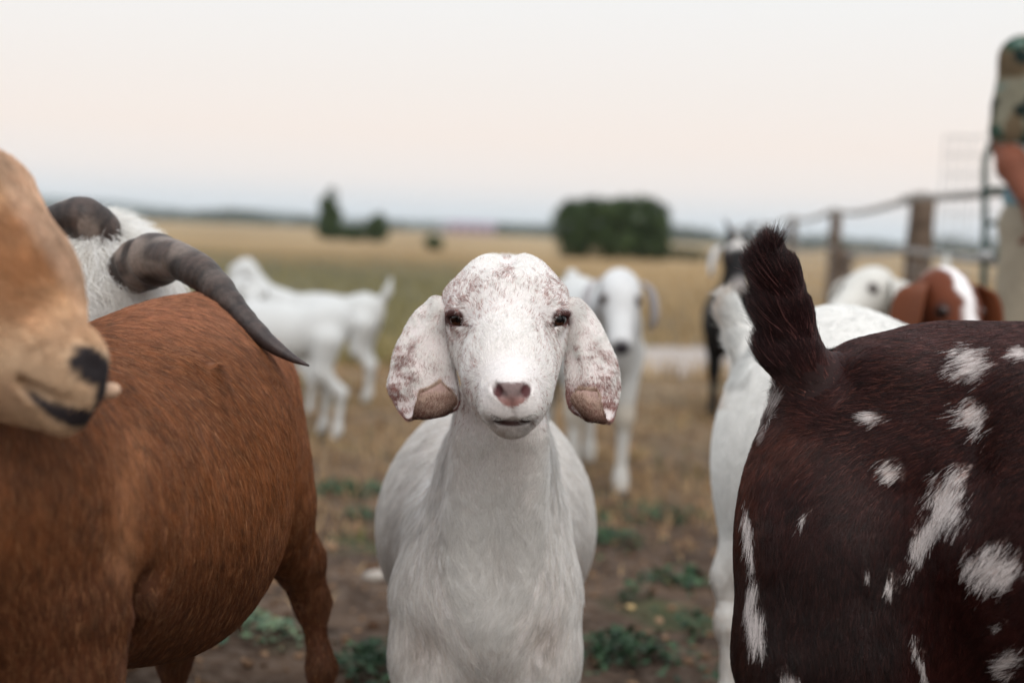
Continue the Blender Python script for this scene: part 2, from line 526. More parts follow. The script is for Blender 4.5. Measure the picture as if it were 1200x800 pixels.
    st3 = ramp(noise(.006, 4, .35), [(.38, (.30, .21, .115)), (.5, (.40, .30, .18)), (.58, (.22, .19, .10)), (.7, (.42, .32, .19))])
    c = mix(far, c, st3)
    l.new(c, b.inputs['Base Color']); b.inputs['Roughness'].default_value = .95; b.inputs['Specular IOR Level'].default_value = .1
    u = N('ShaderNodeBump'); u.inputs['Strength'].default_value = .6; u.inputs['Distance'].default_value = .03
    l.new(math_('ADD', n1, n3), u.inputs['Height']); l.new(u.outputs[0], b.inputs['Normal'])
    o = link('ground', np_mesh('ground', V, Q), None, m); tag(o, kind='structure')
    tag(o, 'dry trampled pasture running out to the horizon')
ground()

def path():
    pts = spline([(.30, 9.4), (1.3, 9.5), (2.6, 10.1), (4.2, 11.6), (6.2, 15), (9, 21), (13, 32), (20, 52)], 80)
    tg = np.gradient(pts, axis=0); tg /= np.linalg.norm(tg, axis=1)[:, None]; nr = np.stack([-tg[:, 1], tg[:, 0]], 1)
    m = 11; V = []
    w0 = np.interp(np.arange(80), [0, 6, 80], [.3, 1.25, 1.4])
    for i in range(80):
        for t in np.linspace(-1, 1, m):
            q = pts[i] + nr[i] * t * w0[i] * (1 + .12 * (vnoise(np.array([[i * .35, t, 0]]), 1.0, 4)[0] - .5))
            z = gz(q[0], q[1])[0]
            V.append((q[0], q[1], z + .012 - .010 * abs(t) ** 3))
    Q = np.array([(i * m + j, i * m + j + 1, (i + 1) * m + j + 1, (i + 1) * m + j) for i in range(79) for j in range(m - 1)])
    o = link('path', np_mesh('path', np.array(V), Q), None, mat_plain('dusty_gravel', (.44, .385, .35), .95, .1, noise=.25, nscale=9, bump=.4))
    tag(o, 'pale dusty track curving away to the right', kind='structure')
path()

def hills():
    for k, (D0, hmax, seed, base, nm) in enumerate(((3000, 36, 3, (.10, .12, .11), 'distant_hills'), (1700, 9, 9, (.05, .07, .045), 'low_ridge'))):
        n = 260; a = np.linspace(math.radians(-50), math.radians(50), n)
        pr = np.stack([a * (9 if k == 0 else 16), np.zeros(n), np.zeros(n)], 1)
        h = hmax * (.35 + .9 * fbm(pr, 1.0, seed, 4) * (1 if k else 1)) * (1 if k else (0.75 + .5 * np.exp(-((a + .22) / .16) ** 2) - .15 * sstep(0, .3, a)))
        rows = []
        for t, hh in ((0, 0), (.35, .45), (.6, .8), (.8, 1.0), (1.3, .8), (1.8, 0)):
            r = D0 * (.85 + .25 * t)
            jj = 1 + .1 * (fbm(pr + t * 3, 4, seed + 2) - .5)
            rows.append(np.stack([np.sin(a) * r, np.cos(a) * r, h * hh * jj - 2], 1))
        V = np.concatenate(rows)
        i = np.arange(len(rows) - 1)[:, None] * n + np.arange(n - 1)[None]
        Q = np.stack([i, i + 1, i + n + 1, i + n], 2).reshape(-1, 4)
        tag(link(nm, np_mesh(nm, V, Q), None, mat_plain(nm, base, .95, .05, noise=.3, nscale=.004)), kind='structure')
hills()

M_LEAF = mat_tint('leaves', rough=.6, spec=.25, nscale=3, namt=.35, bump=0)
M_LEAF.node_tree.nodes['Principled BSDF'].inputs['Transmission Weight'].default_value = 0
M_BARK = mat_plain('bark', (.09, .07, .055), .9, .1, noise=.5, nscale=8, bump=.6)
def leaf_cloud(centres, radii, n, size, cols, seed=1, up=0.0):
    "triangle-pair leaves scattered in the shell of several lobes; clumped and gappy"
    g = np.random.default_rng(seed)
    centres = np.array(centres, float); radii = np.array(radii, float)
    w = (radii[:, 0] * radii[:, 1] * radii[:, 2]) ** (2 / 3); k = g.choice(len(centres), n, p=w / w.sum())
    d = g.normal(0, 1, (n, 3)); d /= np.linalg.norm(d, axis=1)[:, None]
    r = g.uniform(.45, 1.06, n) ** .6
    p = centres[k] + d * r[:, None] * radii[k]
    keep = fbm(p, 1.4 / max(.3, radii.mean()), 7, 3) > .40
    p, d = p[keep], d[keep]; n = len(p)
    a = g.normal(0, 1, (n, 3)); a /= np.linalg.norm(a, axis=1)[:, None]
    b = np.cross(a, d + g.normal(0, .6, (n, 3))); b /= np.linalg.norm(b, axis=1)[:, None]
    s = size * g.uniform(.5, 1.4, n)[:, None]
    V = np.stack([p - a * s, p + b * s * .45, p + a * s, p - b * s * .45], 1).reshape(-1, 3)
    Q = np.arange(4 * n).reshape(n, 4)
    t = np.clip(fbm(p, 2.2 / max(.3, radii.mean()), 9, 2) * 1.5 - .25 + g.normal(0, .15, n), 0, 1)[:, None]
    c = cols[0][None] * (1 - t) + cols[1][None] * t
    return V, Q, np.repeat(c, 4, 0)
def tree(name, label, cat, x, y, trunk_h, lobes, n, size, cols, seed, trunks=((0, 0),), group=None):
    z0 = float(gz(x, y)[0])
    g = empty(name, (x, y, z0), label=label, cat=cat, group=group)
    V, Q, c = leaf_cloud([(x + a, y + b, z0 + h) for a, b, h, *_ in lobes], [(r, ry, rz) for _, _, _, r, ry, rz in lobes], n, size, cols, seed)
    link('crown', np_mesh('crown', local(g, V), Q, c, smooth=False), g, M_LEAF)
    rg = np.random.default_rng(seed)
    Vs, Fs, off = [], [[], []], 0
    for (tx, ty) in trunks:
        def add(pts, rad, seg=9):
            nonlocal off
            V, fs = tube(pts, rad, seg)
            Vs.append(V); Fs[0].append(fs[0] + off); Fs[1].append(fs[1] + off); off += len(V)
        r0 = trunk_h * .06 + .05
        base = np.array([x + tx, y + ty, z0 - .1]); top = base + np.array([rg.normal(0, .1), 0, trunk_h + .1])
        add(spline([base, (base + top) / 2 + rg.normal(0, .04, 3), top], 8), np.linspace(r0, r0 * .5, 8))
        for lb in lobes:
            e = np.array([x + lb[0], y + lb[1], z0 + lb[2] + lb[5] * .4]); s = base + (top - base) * rg.uniform(.3, .9)
            add(spline([s, (s + e) / 2 + rg.normal(0, .08, 3), e], 7), np.linspace(r0 * .45, r0 * .08, 7), 6)
    link('trunk', np_mesh('trunk', local(g, np.concatenate(Vs)), [np.concatenate(Fs[0]), np.concatenate(Fs[1])]), g, M_BARK)
    return g
DG = (np.array([.020, .040, .016]), np.array([.070, .105, .034]))
def at(u, v, y):
    "ground-plane x of picture column u at distance y (near the horizon)"
    return (u - 600) * y / F
# big square-cut looking bush right of centre, 53 m away
x = at(713, 0, 53)
lob = [(-1.55, 0, 1.25, .75, .8, .85), (-1.5, .2, .55, .7, .8, .6), (-.7, 0, 1.45, .9, .8, .85), (-.6, .2, .6, .9, .9, .7), (.15, .1, 1.5, .8, .9, .80), (.2, -.1, .65, .9, .9, .7),
       (.95, 0, 1.60, .80, .9, .82), (1.1, .1, .7, .8, .9, .7), (1.65, 0, 1.1, .55, .7, .75), (1.7, .1, .5, .5, .7, .5), (1.35, .1, 1.85, .5, .6, .50), (-1.6, 0, 1.7, .5, .6, .50), (-1.0, 0, 1.85, .5, .6, .42), (.3, 0, 1.95, .6, .6, .42), (1.7, 0, 1.6, .42, .6, .55), (-.3, 0, 1.75, .6, .7, .5)]
tree('big_bush', 'broad dark green bush with a level top in the dry field', 'bush', x, 53, .8, lob, 16000, .10, DG, 3, trunks=((-1.2, 0), (0, .1), (1.1, 0)))
x = at(381, 0, 84)
lob = [(0, 0, 1.0, .70, .6, .9), (-.05, 0, 2.0, .60, .55, .60), (.1, 0, 2.65, .36, .35, .42), (.05, 0, .5, .85, .7, .5), (.15, .1, 1.5, .6, .5, .5)]
tree('tall_tree', 'narrow dark tree, tallest of the left hand group', 'tree', x, 84, 1.2, lob, 7000, .12, DG, 4)
x = at(405, 0, 85)
tree('shrub', 'low shrub between the two left hand trees', 'shrub', x, 85, .3, [(0, 0, .45, .75, .6, .5), (.5, .1, .4, .5, .5, .42)], 1800, .11, DG, 5)
x = at(436, 0, 84)
lob = [(0, 0, .9, .62, .6, .65), (.15, 0, 1.35, .4, .4, .4), (-.2, .1, .5, .5, .5, .45), (.3, 0, .6, .45, .5, .5)]
tree('small_tree', 'rounder smaller tree at the right end of the left hand group', 'tree', x, 84, .7, lob, 3200, .12, DG, 6)
x = at(503, 0, 62)
tree('shrub', 'lone small bush in the straw field left of centre', 'shrub', x, 62, .2, [(0, 0, .32, .42, .4, .32), (.15, 0, .25, .3, .3, .25)], 1200, .08, DG, 8)
x = at(800, 0, 60)
tree('shrub', 'low straggly shrub at the right foot of the big bush', 'shrub', x, 60, .2, [(0, 0, .28, .8, .5, .28), (.7, 0, .25, .6, .4, .22), (-.7, 0, .3, .5, .4, .3)], 1500, .08, (np.array([.05, .06, .03]), np.array([.13, .12, .06])), 9)
# the tree line on the horizon reads as one mass
g_ = np.random.default_rng(21); cs, rs = [], []
for i in range(420):
    a_ = g_.uniform(-.62, .62); r_ = g_.uniform(700, 1400)
    X_, Y_ = math.sin(a_) * r_, math.cos(a_) * r_
    dn = vnoise(np.array([[a_ * 18, 0, 0]]), 1, 5)[0]
    s_ = g_.uniform(2.2, 5.5) * (.4 + dn)
    cs.append((X_, Y_, s_ * .7)); rs.append((s_ * 3.2, s_ * 1.5, s_ * .9))
V, Q, c = leaf_cloud(cs, rs, 60000, 1.3, (np.array([.02, .035, .02]), np.array([.05, .07, .035])), 22)
tag(link('tree_line', np_mesh('tree_line', V, Q, c, smooth=False), None, M_LEAF), 'dark line of far trees along the horizon', 'woodland', kind='stuff')

def house(name, label, u, y, w, h, d, wallc, roofc, n=3):
    x = at(u, 0, y); z0 = float(gz(x, y)[0])
    g = empty(name, (x, y, z0), label=label, cat='building', group='farm buildings on the horizon')
    V = np.array([(sx * w / 2, sy * d / 2, z) for z in (-.3, h) for sy in (-1, 1) for sx in (-1, 1)] + [(-w / 2, 0, h * 1.45), (w / 2, 0, h * 1.45)])
    Q = np.array([(0, 1, 5, 4), (2, 6, 7, 3)]); T5 = [np.array([(0, 4, 8, 6, 2)]), np.array([(1, 3, 7, 9, 5)])]
    link('wall', np_mesh('wall', V, [Q, T5[0], T5[1]], smooth=False), g, mat_plain(name + '_wall', wallc, .8, .2, noise=.15, nscale=1))
    e = .5; z1 = h * .97; z2 = h * 1.45 + .15
    for s in (-1, 1):
        a = [(-w / 2 - e, s * (d / 2 + e), z1 - .3), (w / 2 + e, s * (d / 2 + e), z1 - .3), (w / 2 + e, 0, z2), (-w / 2 - e, 0, z2)]
        R = np.array(a + [(p[0], p[1], p[2] + .2) for p in a])
        fs = np.array([(0, 1, 2, 3), (7, 6, 5, 4), (0, 4, 5, 1), (1, 5, 6, 2), (2, 6, 7, 3), (3, 7, 4, 0)])
        link('roof', np_mesh('roof', R, fs, smooth=False), g, mat_plain(name + '_roof', roofc, .6, .3, noise=.2, nscale=1))
    me = None
    for k in range(n):
        xx = -w / 2 + w * (k + .5) / n
        V = np.array([(xx + a * w / n * .18, -d / 2 - b, h * (.35 + c_ * .35)) for b in (0.0, .08) for c_ in (0, 1) for a in (-1, 1)])
        fs = np.array([(4, 5, 7, 6), (0, 4, 6, 2), (1, 3, 7, 5), (2, 6, 7, 3), (0, 1, 5, 4)])
        link('window', np_mesh('window', V, fs, smooth=False), g, mat_plain('window_glass_dark', (.05, .06, .07), .2, .5))
house('barn', 'far pinkish barn with a low roof on the horizon left of centre', 548, 420, 13, 2.6, 8, (.40, .30, .32), (.30, .24, .30), 4)
house('barn', 'far low shed with a grey roof beside the pinkish barn', 522, 440, 7, 2.2, 6, (.38, .36, .36), (.26, .26, .28), 2)

# ------------------------------------------------------------------ weeds, grass, straw, stones
def blades(name, label, P0, h, w, lean, c0, c1, seed, mat, cat='grass', nb=2):
    g = np.random.default_rng(seed); n = len(P0)
    a = g.uniform(0, 2 * math.pi, n); d = np.stack([np.cos(a), np.sin(a), np.zeros(n)], 1); s = np.stack([-np.sin(a), np.cos(a), np.zeros(n)], 1)
    h = h * g.uniform(.5, 1.3, n); ln = lean * g.uniform(.2, 1.6, n)
    up = np.array([0, 0, 1.0])
    b0, b1 = P0 - s * w / 2, P0 + s * w / 2
    m = P0 + up * (h * .6)[:, None] + d * (h * ln * .4)[:, None]
    t = P0 + up * (h * np.clip(1 - ln * .3, .1, 1))[:, None] + d * (h * ln)[:, None]
    V = np.stack([b0, b1, m + s * w * .35, m - s * w * .35, t], 1).reshape(-1, 3)
    i = np.arange(n)[:, None] * 5
    Q = i + np.array([[0, 1, 2, 3]]); T = i + np.array([[3, 2, 4]])
    k = g.random(n)[:, None]; c = np.repeat(c0 * (1 - k) + c1 * k, 5, 0)
    o = link(name, np_mesh(name, V, [Q, T], c, smooth=False), None, mat)
    return tag(o, label, cat, kind='stuff')
M_GRASS = mat_tint('grass_blades', rough=.8, spec=.15, nscale=6, namt=.2, bump=0)
g_ = np.random.default_rng(30)
def scatter(n, y0, y1, dens, power=1.0):
    y = y0 + (y1 - y0) * g_.random(n) ** power; x = g_.uniform(-1, 1, n) * (1.2 + y * .58)
    p = np.stack([x, y, np.zeros(n)], 1); k = g_.random(n) < dens(p); p = p[k]
    onp = np.zeros(len(p), bool)
    for q in [(.5, 9.4), (1.5, 9.5), (2.6, 10.1), (3.4, 10.6), (4.2, 11.6), (5.2, 13.1), (6.2, 15)]: onp |= np.hypot(p[:, 0] - q[0], p[:, 1] - q[1]) < 1.25
    p = p[~onp]; p[:, 2] = gz(p[:, 0], p[:, 1]) - .003; return p
p = scatter(140000, 2.4, 10, lambda p: sstep(2.4, 6.8, p[:, 1] + (fbm(p, 1.2, 3) - .5) * 6) * sstep(.38, .6, fbm(p, 2.5, 5)))
blades('dry_grass', 'short bleached dry grass over the trodden dirt', p, .05, .004, 1.0, lin(132, 102, 74), lin(190, 160, 118), 31, M_GRASS)
p = scatter(85000, 8, 55, lambda p: .5 + .5 * fbm(p, .5, 6), 1.5)
lf = sstep(1.0, -1.5, p[:, 0] - p[:, 1] * .05)[:, None] * sstep(34, 20, p[:, 1])[:, None]
o = blades('field_grass', 'taller straw coloured grass of the open field', p, .14, .012, .5, lin(142, 118, 84), lin(188, 160, 116), 32, M_GRASS)
cc = np.array([x for x in o.data.color_attributes['tint'].data[0].color])
arr = np.empty(len(o.data.vertices) * 4, np.float32); o.data.color_attributes['tint'].data.foreach_get('color', arr); arr = arr.reshape(-1, 4)
L5 = np.repeat(lf, 5, 0); arr[:, :3] = arr[:, :3] * (1 - L5 * .75) + lin(122, 120, 76) * L5 * .75
o.data.color_attributes['tint'].data.foreach_set('color', arr.reshape(-1))
p = scatter(30000, 3.6, 12, lambda p: sstep(.54, .66, fbm(p, 1.5, 15)) * .9)
blades('green_grass', 'thin green grass tufts coming through the dirt', p, .04, .005, .7, lin(58, 84, 44), lin(110, 124, 66), 33, M_GRASS)

M_WEED = mat_tint('weed_leaves', rough=.55, spec=.3, nscale=40, namt=.3, bump=.2)
def weeds(name, label, cx, cy, rx, ry, n, seed, size=.022, h=.06, cols=(lin(34, 66, 42), lin(84, 126, 84))):
    "low rosette weeds: stalks each carrying a few broad folded leaves"
    g = np.random.default_rng(seed)
    q = g.normal(0, .5, (n * 2, 2)); k = vnoise(np.stack([q[:, 0] * 3, q[:, 1] * 3, np.zeros(len(q))], 1), 1.6, seed) > .38; q = q[k][:n]; n = len(q)
    P0 = np.stack([cx + q[:, 0] * rx, cy + q[:, 1] * ry, np.zeros(n)], 1); P0[:, 2] = gz(P0[:, 0], P0[:, 1])
    P0[:, 2] += g.uniform(.1, 1, n) * h * np.exp(-(q ** 2).sum(1))
    a = g.uniform(0, 2 * math.pi, n); el = g.uniform(-.1, .9, n)
    d = np.stack([np.cos(a) * np.cos(el), np.sin(a) * np.cos(el), np.sin(el)], 1); s = np.stack([-np.sin(a), np.cos(a), g.normal(0, .3, n)], 1)
    up = np.cross(d, s); L = (size * g.uniform(.6, 1.5, n))[:, None]
    V = np.stack([P0, P0 + d * L * .5 + s * L * .42 + up * L * .12, P0 + d * L * 1.1, P0 + d * L * .5 - s * L * .42 + up * L * .12, P0 + d * L * .5], 1).reshape(-1, 3)
    i = np.arange(n)[:, None] * 5
    T = np.concatenate([i + np.array([[0, 1, 4]]), i + np.array([[1, 2, 4]]), i + np.array([[4, 2, 3]]), i + np.array([[0, 4, 3]])])
    k = g.random(n)[:, None]; c = np.repeat(cols[0] * (1 - k) + cols[1] * k, 5, 0)
    return tag(link(name, np_mesh(name, V, T, c, smooth=False), None, M_WEED), label, 'weed', 'patches of green weeds', kind='stuff')
def gpt(u, v):
    "point of the level ground seen at a pixel"
    r = FWD + RIGHT * (u - 600) / F - UP * (v - 400) / F
    t = -CAM_Z / r[2]; return CPOS + r * t
for i, (u, v, w, hh, n, lb) in enumerate([
    (415, 578, 60, 10, 900, 'long green weed patch between the brown goat and the kid'),
    (425, 605, 25, 6, 200, 'faint small weeds below the long weed patch'),
    (712, 633, 46, 11, 700, 'green weed patch right of the kid, level with its ribs'),
    (800, 683, 36, 12, 600, 'bluish green weed tuft beside the white hind leg'),
    (735, 772, 75, 18, 1700, 'large leafy weed clump at the bottom right of the kid'),
    (440, 778, 50, 22, 1300, 'leafy weed clump at the bottom left of the kid'),
    (300, 745, 48, 14, 800, 'pale leafed weeds under the belly of the brown goat'),
    (745, 705, 22, 7, 200, 'tiny weed sprigs on the bare dirt right of the kid'),
    (815, 745, 20, 10, 250, 'small weeds near the foot of the white goat'),
    (770, 605, 55, 12, 500, 'thin olive weeds behind the kid on the right'),
    (640, 560, 60, 8, 300, 'weeds hidden in shadow just behind the kid'),
    (880, 800, 60, 14, 500, 'weeds at the feet of the goats on the right'),
    (245, 640, 60, 12, 300, 'weeds behind the belly of the brown goat')]):
    q = gpt(u, v); q0 = gpt(u, v - hh); dd = (q - CPOS) @ FWD
    weeds('weeds', lb, q[0], q[1], w * dd / F, max(.08, abs(q0[1] - q[1])), int(n * .24), 50 + i, (.015 if v > 700 else .018),
          h=.05 if v > 700 else .03, cols=((lin(52, 84, 62), lin(128, 150, 118)) if i == 6 else (lin(24, 48, 32), lin(60, 90, 58))))

def stone(x, y, r, seed, mat, label=None, group=None):
    V, Q, L = uv_sphere((0, 0, 0), (r, r * .8, r * .55), None, 14, 9)
    V = V * (1 + .35 * (fbm(V / r, 1.3, seed, 3) - .5))[:, None]
    o = link('stone', np_mesh('stone', V, Q), None, mat)
    o.location = (x, y, float(gz(x, y)[0]) + r * .25)
    return tag(o, label, 'stone', group)
M_ST = mat_plain('pale_stone', (.42, .38, .34), .85, .2, noise=.25, nscale=30, bump=.4)
M_ST2 = mat_plain('brown_clod', (.20, .145, .105), .95, .1, noise=.4, nscale=40, bump=.6)
q = gpt(440, 679); stone(q[0], q[1], .028, 1, M_ST, 'pale stone lying on the dirt left of the kid', None)
q = gpt(739, 716); stone(q[0], q[1], .011, 2, mat_plain('yellow_stone', (.5, .36, .17), .8), 'little yellowish stone on bare dirt right of the kid', None)
# clods and pebbles nobody would count
g_ = np.random.default_rng(77); VV, QQ, off = [], [], 0
bV, bQ, bL = uv_sphere((0, 0, 0), 1, None, 7, 5)
cl = []
for i in range(5200):
    y = 2.0 + 7 * g_.random() ** 1.3; x = g_.uniform(-1, 1) * (.5 + y * .42); r = abs(g_.normal(0, .006)) + .003
    V = bV * (r * g_.uniform(.7, 1.3, 3) * np.array([1, 1, .6])) * (1 + g_.normal(0, .13, (len(bV), 1)))
    VV.append(V + np.array([x, y, 0])); QQ.append(bQ + off); off += len(bV)
    t = g_.random(); cl.append(np.tile(lin(70, 50, 38) * (1 - t) + lin(150, 122, 98) * t, (len(bV), 1)))
VV = np.concatenate(VV); VV[:, 2] += gz(VV[:, 0], VV[:, 1]) + .002
tag(link('dirt_clods', np_mesh('dirt_clods', VV, np.concatenate(QQ), np.concatenate(cl)), None, mat_tint('clod', .95, .1, 60, .3)), 'crumbs of dirt and pebbles strewn over the ground', 'dirt', kind='stuff')

# ------------------------------------------------------------------ fence, gate, wire
M_WOOD = mat_plain('weathered_wood', (.16, .115, .085), .85, .15, noise=.5, nscale=14, bump=.7)
M_RAIL = mat_plain('grey_rail', (.36, .34, .32), .8, .2, noise=.3, nscale=10, bump=.5)
M_GREEN = mat_plain('green_painted_steel', (.012, .045, .034), .5, .4, noise=.35, nscale=20)
M_WIRE = mat_plain('galvanised_wire', (.42, .42, .42), .45, .5, noise=.2, nscale=60, metallic=.6)
def fence():
    FX = lambda y: 1.50 + .103 * y
    f = empty('fence', (FX(8.5), 8.5, 0), label='rustic post and rail fence running away on the right', cat='fence')
    for y, r, h, lx in ((3.3, .07, 1.12, .0), (8.5, .082, 1.14, .03), (12.5, .056, 1.13, .0), (16.8, .05, 1.14, .02), (21, .05, 1.1, 0), (25.5, .05, 1.12, 0), (30, .05, 1.1, 0)):
        x = FX(y); n = 9; zz = np.linspace(-.15, h, n)
        V, fs = tube([(x + lx * z, y, z) for z in zz], r * (1.08 - .16 * zz / h), 12)
        V[:, :2] += (np.stack([vnoise(V, 7, 1), vnoise(V, 7, 2)], 1) - .5) * .02
        V[-1, 2] += .015
        link('post', np_mesh('post', local(f, V), fs), f, M_WOOD)
    ys = [3.3, 8.5, 12.5, 16.8, 21, 25.5, 30]
    for hz_, r in ((1.10, .020), (.80, .017)):
        for a, b in zip(ys, ys[1:]):
            dx = -.075
            pts = [(FX(a) + dx, a - .05, hz_ - .005), (FX((a + b) / 2) + dx, (a + b) / 2, hz_ - .035), (FX(b) + dx, b + .05, hz_ + .01)]
            V, fs = tube(spline(pts, 10), r, 10)
            link('rail', np_mesh('rail', local(f, V), fs), f, M_RAIL)
    # wire mesh hung on the rails
    Vs, Q, T, off = [], [], [], 0
    for z in (.25, .4, .55, .70):
        V, fs = tube([(FX(3.4) - .11, 3.4, z), (FX(30) - .11, 30, z)], .0022, 5); Vs.append(V); Q.append(fs[0] + off); T.append(fs[1] + off); off += len(V)
    for y in np.arange(3.5, 30, .3):
        V, fs = tube([(FX(y) - .11, y, .02), (FX(y) - .11, y, .78)], .0016, 4); Vs.append(V); Q.append(fs[0] + off); T.append(fs[1] + off); off += len(V)
    o = link('wire_mesh', np_mesh('wire_mesh', local(f, np.concatenate(Vs)), [np.concatenate(Q), np.concatenate(T)]), f, M_WIRE); o['kind'] = 'stuff'
fence()
q = P(990, 300, 10.4)
def stump_post():
    g = empty('leaning_post', (P(989, 300, 11.0)[0], 11.0, 0), label='short thick leaning post just right of the thinner fence post', cat='post')
    V, fs = tube([P(984, 370, 11) * np.array([1, 1, 0]) + np.array([0, 0, -.1]), P(985, 340, 11), P(987, 290, 11)], [.10, .085, .07], 12)
    link('log', np_mesh('log', local(g, V), fs), g, M_WOOD)
    V, fs = tube([P(982, 305, 10.92), P(1003, 300, 10.90)], [.04, .03], 8)
    link('stub', np_mesh('stub', local(g, V), fs), g, M_WOOD)
stump_post()
def gate():
    d = 5.6
    g = empty('green_gate', (P(1155, 300, d)[0], d, 0), label='green tubular steel gate frame with curved top beside the man', cat='gate')
    V, fs = tube(spline([P(1153, 400, d) * np.array([1, 1, 0]), P(1153, 330, d), P(1154, 250, d), P(1154, 200, d), P(1157, 180, d), P(1166, 165, d), P(1185, 158, d), P(1215, 157, d)], 50), .013, 12)
    link('frame', np_mesh('frame', local(g, V), fs), g, M_GREEN)
    V, fs = tube([P(1270, 157, d + .1), P(1215, 157, d)], .013, 12); link('frame', np_mesh('frame', local(g, V), fs), g, M_GREEN)
    for v in (222, 262, 302, 345):
        V, fs = tube([P(1154, v, d), P(1300, v - 3, d + .15)], .011, 10); link('bar', np_mesh('bar', local(g, V), fs), g, M_GREEN)
    V, fs = tube([P(1148, 300, d), P(1162, 300, d)], .026, 12); link('latch', np_mesh('latch', local(g, V), fs), g, M_WIRE)
gate()
def panel():
    d = 7.4
    g = empty('wire_panel', (P(1130, 300, d)[0], d, 0), label='tall thin wire panel standing behind the thick fence post', cat='panel')
    us = [1107, 1118, 1130, 1142, 1158, 1172]
    for u in us:
        a = P(u, 160, d); V, fs = tube([(a[0], a[1], 0), a], .0035, 6); link('upright', np_mesh('upright', local(g, V), fs), g, M_WIRE)
    for v in (160, 182, 205, 228, 251, 275, 300):
        V, fs = tube([P(1107, v, d), P(1172, v, d)], .003, 6); link('crosswire', np_mesh('crosswire', local(g, V), fs), g, M_WIRE)
panel()
# ------------------------------------------------------------------ goats: shared pieces
def eye_parts(goat, c, r, out, lid=None):
    "glossy eyeball with brown iris and a level pupil, looking along out"
    out = np.array(out) / np.linalg.norm(out)
    h = np.cross(out, UP); h /= np.linalg.norm(h); v = np.cross(h, out)
    M = np.stack([h, v, out], 1)
    V, Q, L = uv_sphere(c, r, M, 40, 40)
    rr = np.hypot(L[:, 0], L[:, 1]) / r; fr = L[:, 2] > 0
    col = np.tile(lin(70, 45, 38), (len(V), 1))
    iris = fr & (rr < .80)
    col[iris] = lin(56, 32, 22)
    col[fr & (rr > .62) & (rr < .86)] = lin(30, 18, 15)
    pup = fr & (np.abs(L[:, 1]) < .30 * r) & (np.abs(L[:, 0]) < .52 * r)
    col[pup] = lin(8, 6, 7)
    o = link('eye', np_mesh('eye', local(goat, V), Q, col), goat, M_EYE)
    return o
M_EYE = mat_tint('wet_eyeball', rough=.07, spec=.35, nscale=900, namt=.3, bump=0)
M_EYE.node_tree.nodes['Principled BSDF'].inputs['Coat Weight'].default_value = .15
M_EYE.node_tree.nodes['Principled BSDF'].inputs['Coat Roughness'].default_value = .02
M_HOOF = mat_plain('hoof_horn', (.05, .042, .036), .55, .4, noise=.5, nscale=60, bump=.3)

def add_hooves(goat, feet, r=.028, mat=None):
    for (x, y, dx, dy) in feet:
        B = []
        for s in (-1, 1):
            ox, oy = -dy * s * r * .5, dx * s * r * .5
            n = len(B)
            prof = [(-.9, .0, 1.0), (1.15, .0, .75), (1.0, .45, .7), (-.75, 1.3, .8)]
            V = []
            for (f, z, w) in prof:
                for t in (-1, 1):
                    V.append((x + ox + dx * f * r - dy * t * w * r * .42, y + oy + dy * f * r + dx * t * w * r * .42, z * r + .001))
            fs = [(0, 1, 3, 2), (2, 3, 5, 4), (4, 5, 7, 6), (6, 7, 1, 0), (0, 2, 4, 6), (1, 7, 5, 3)]
            B.append((np.array(V), np.array(fs)))
        V = np.concatenate([b[0] for b in B]); Q = np.concatenate([B[0][1], B[1][1] + 8])
        o = link('hoof', np_mesh('hoof', local(goat, V), Q, smooth=False), goat, mat or M_HOOF)

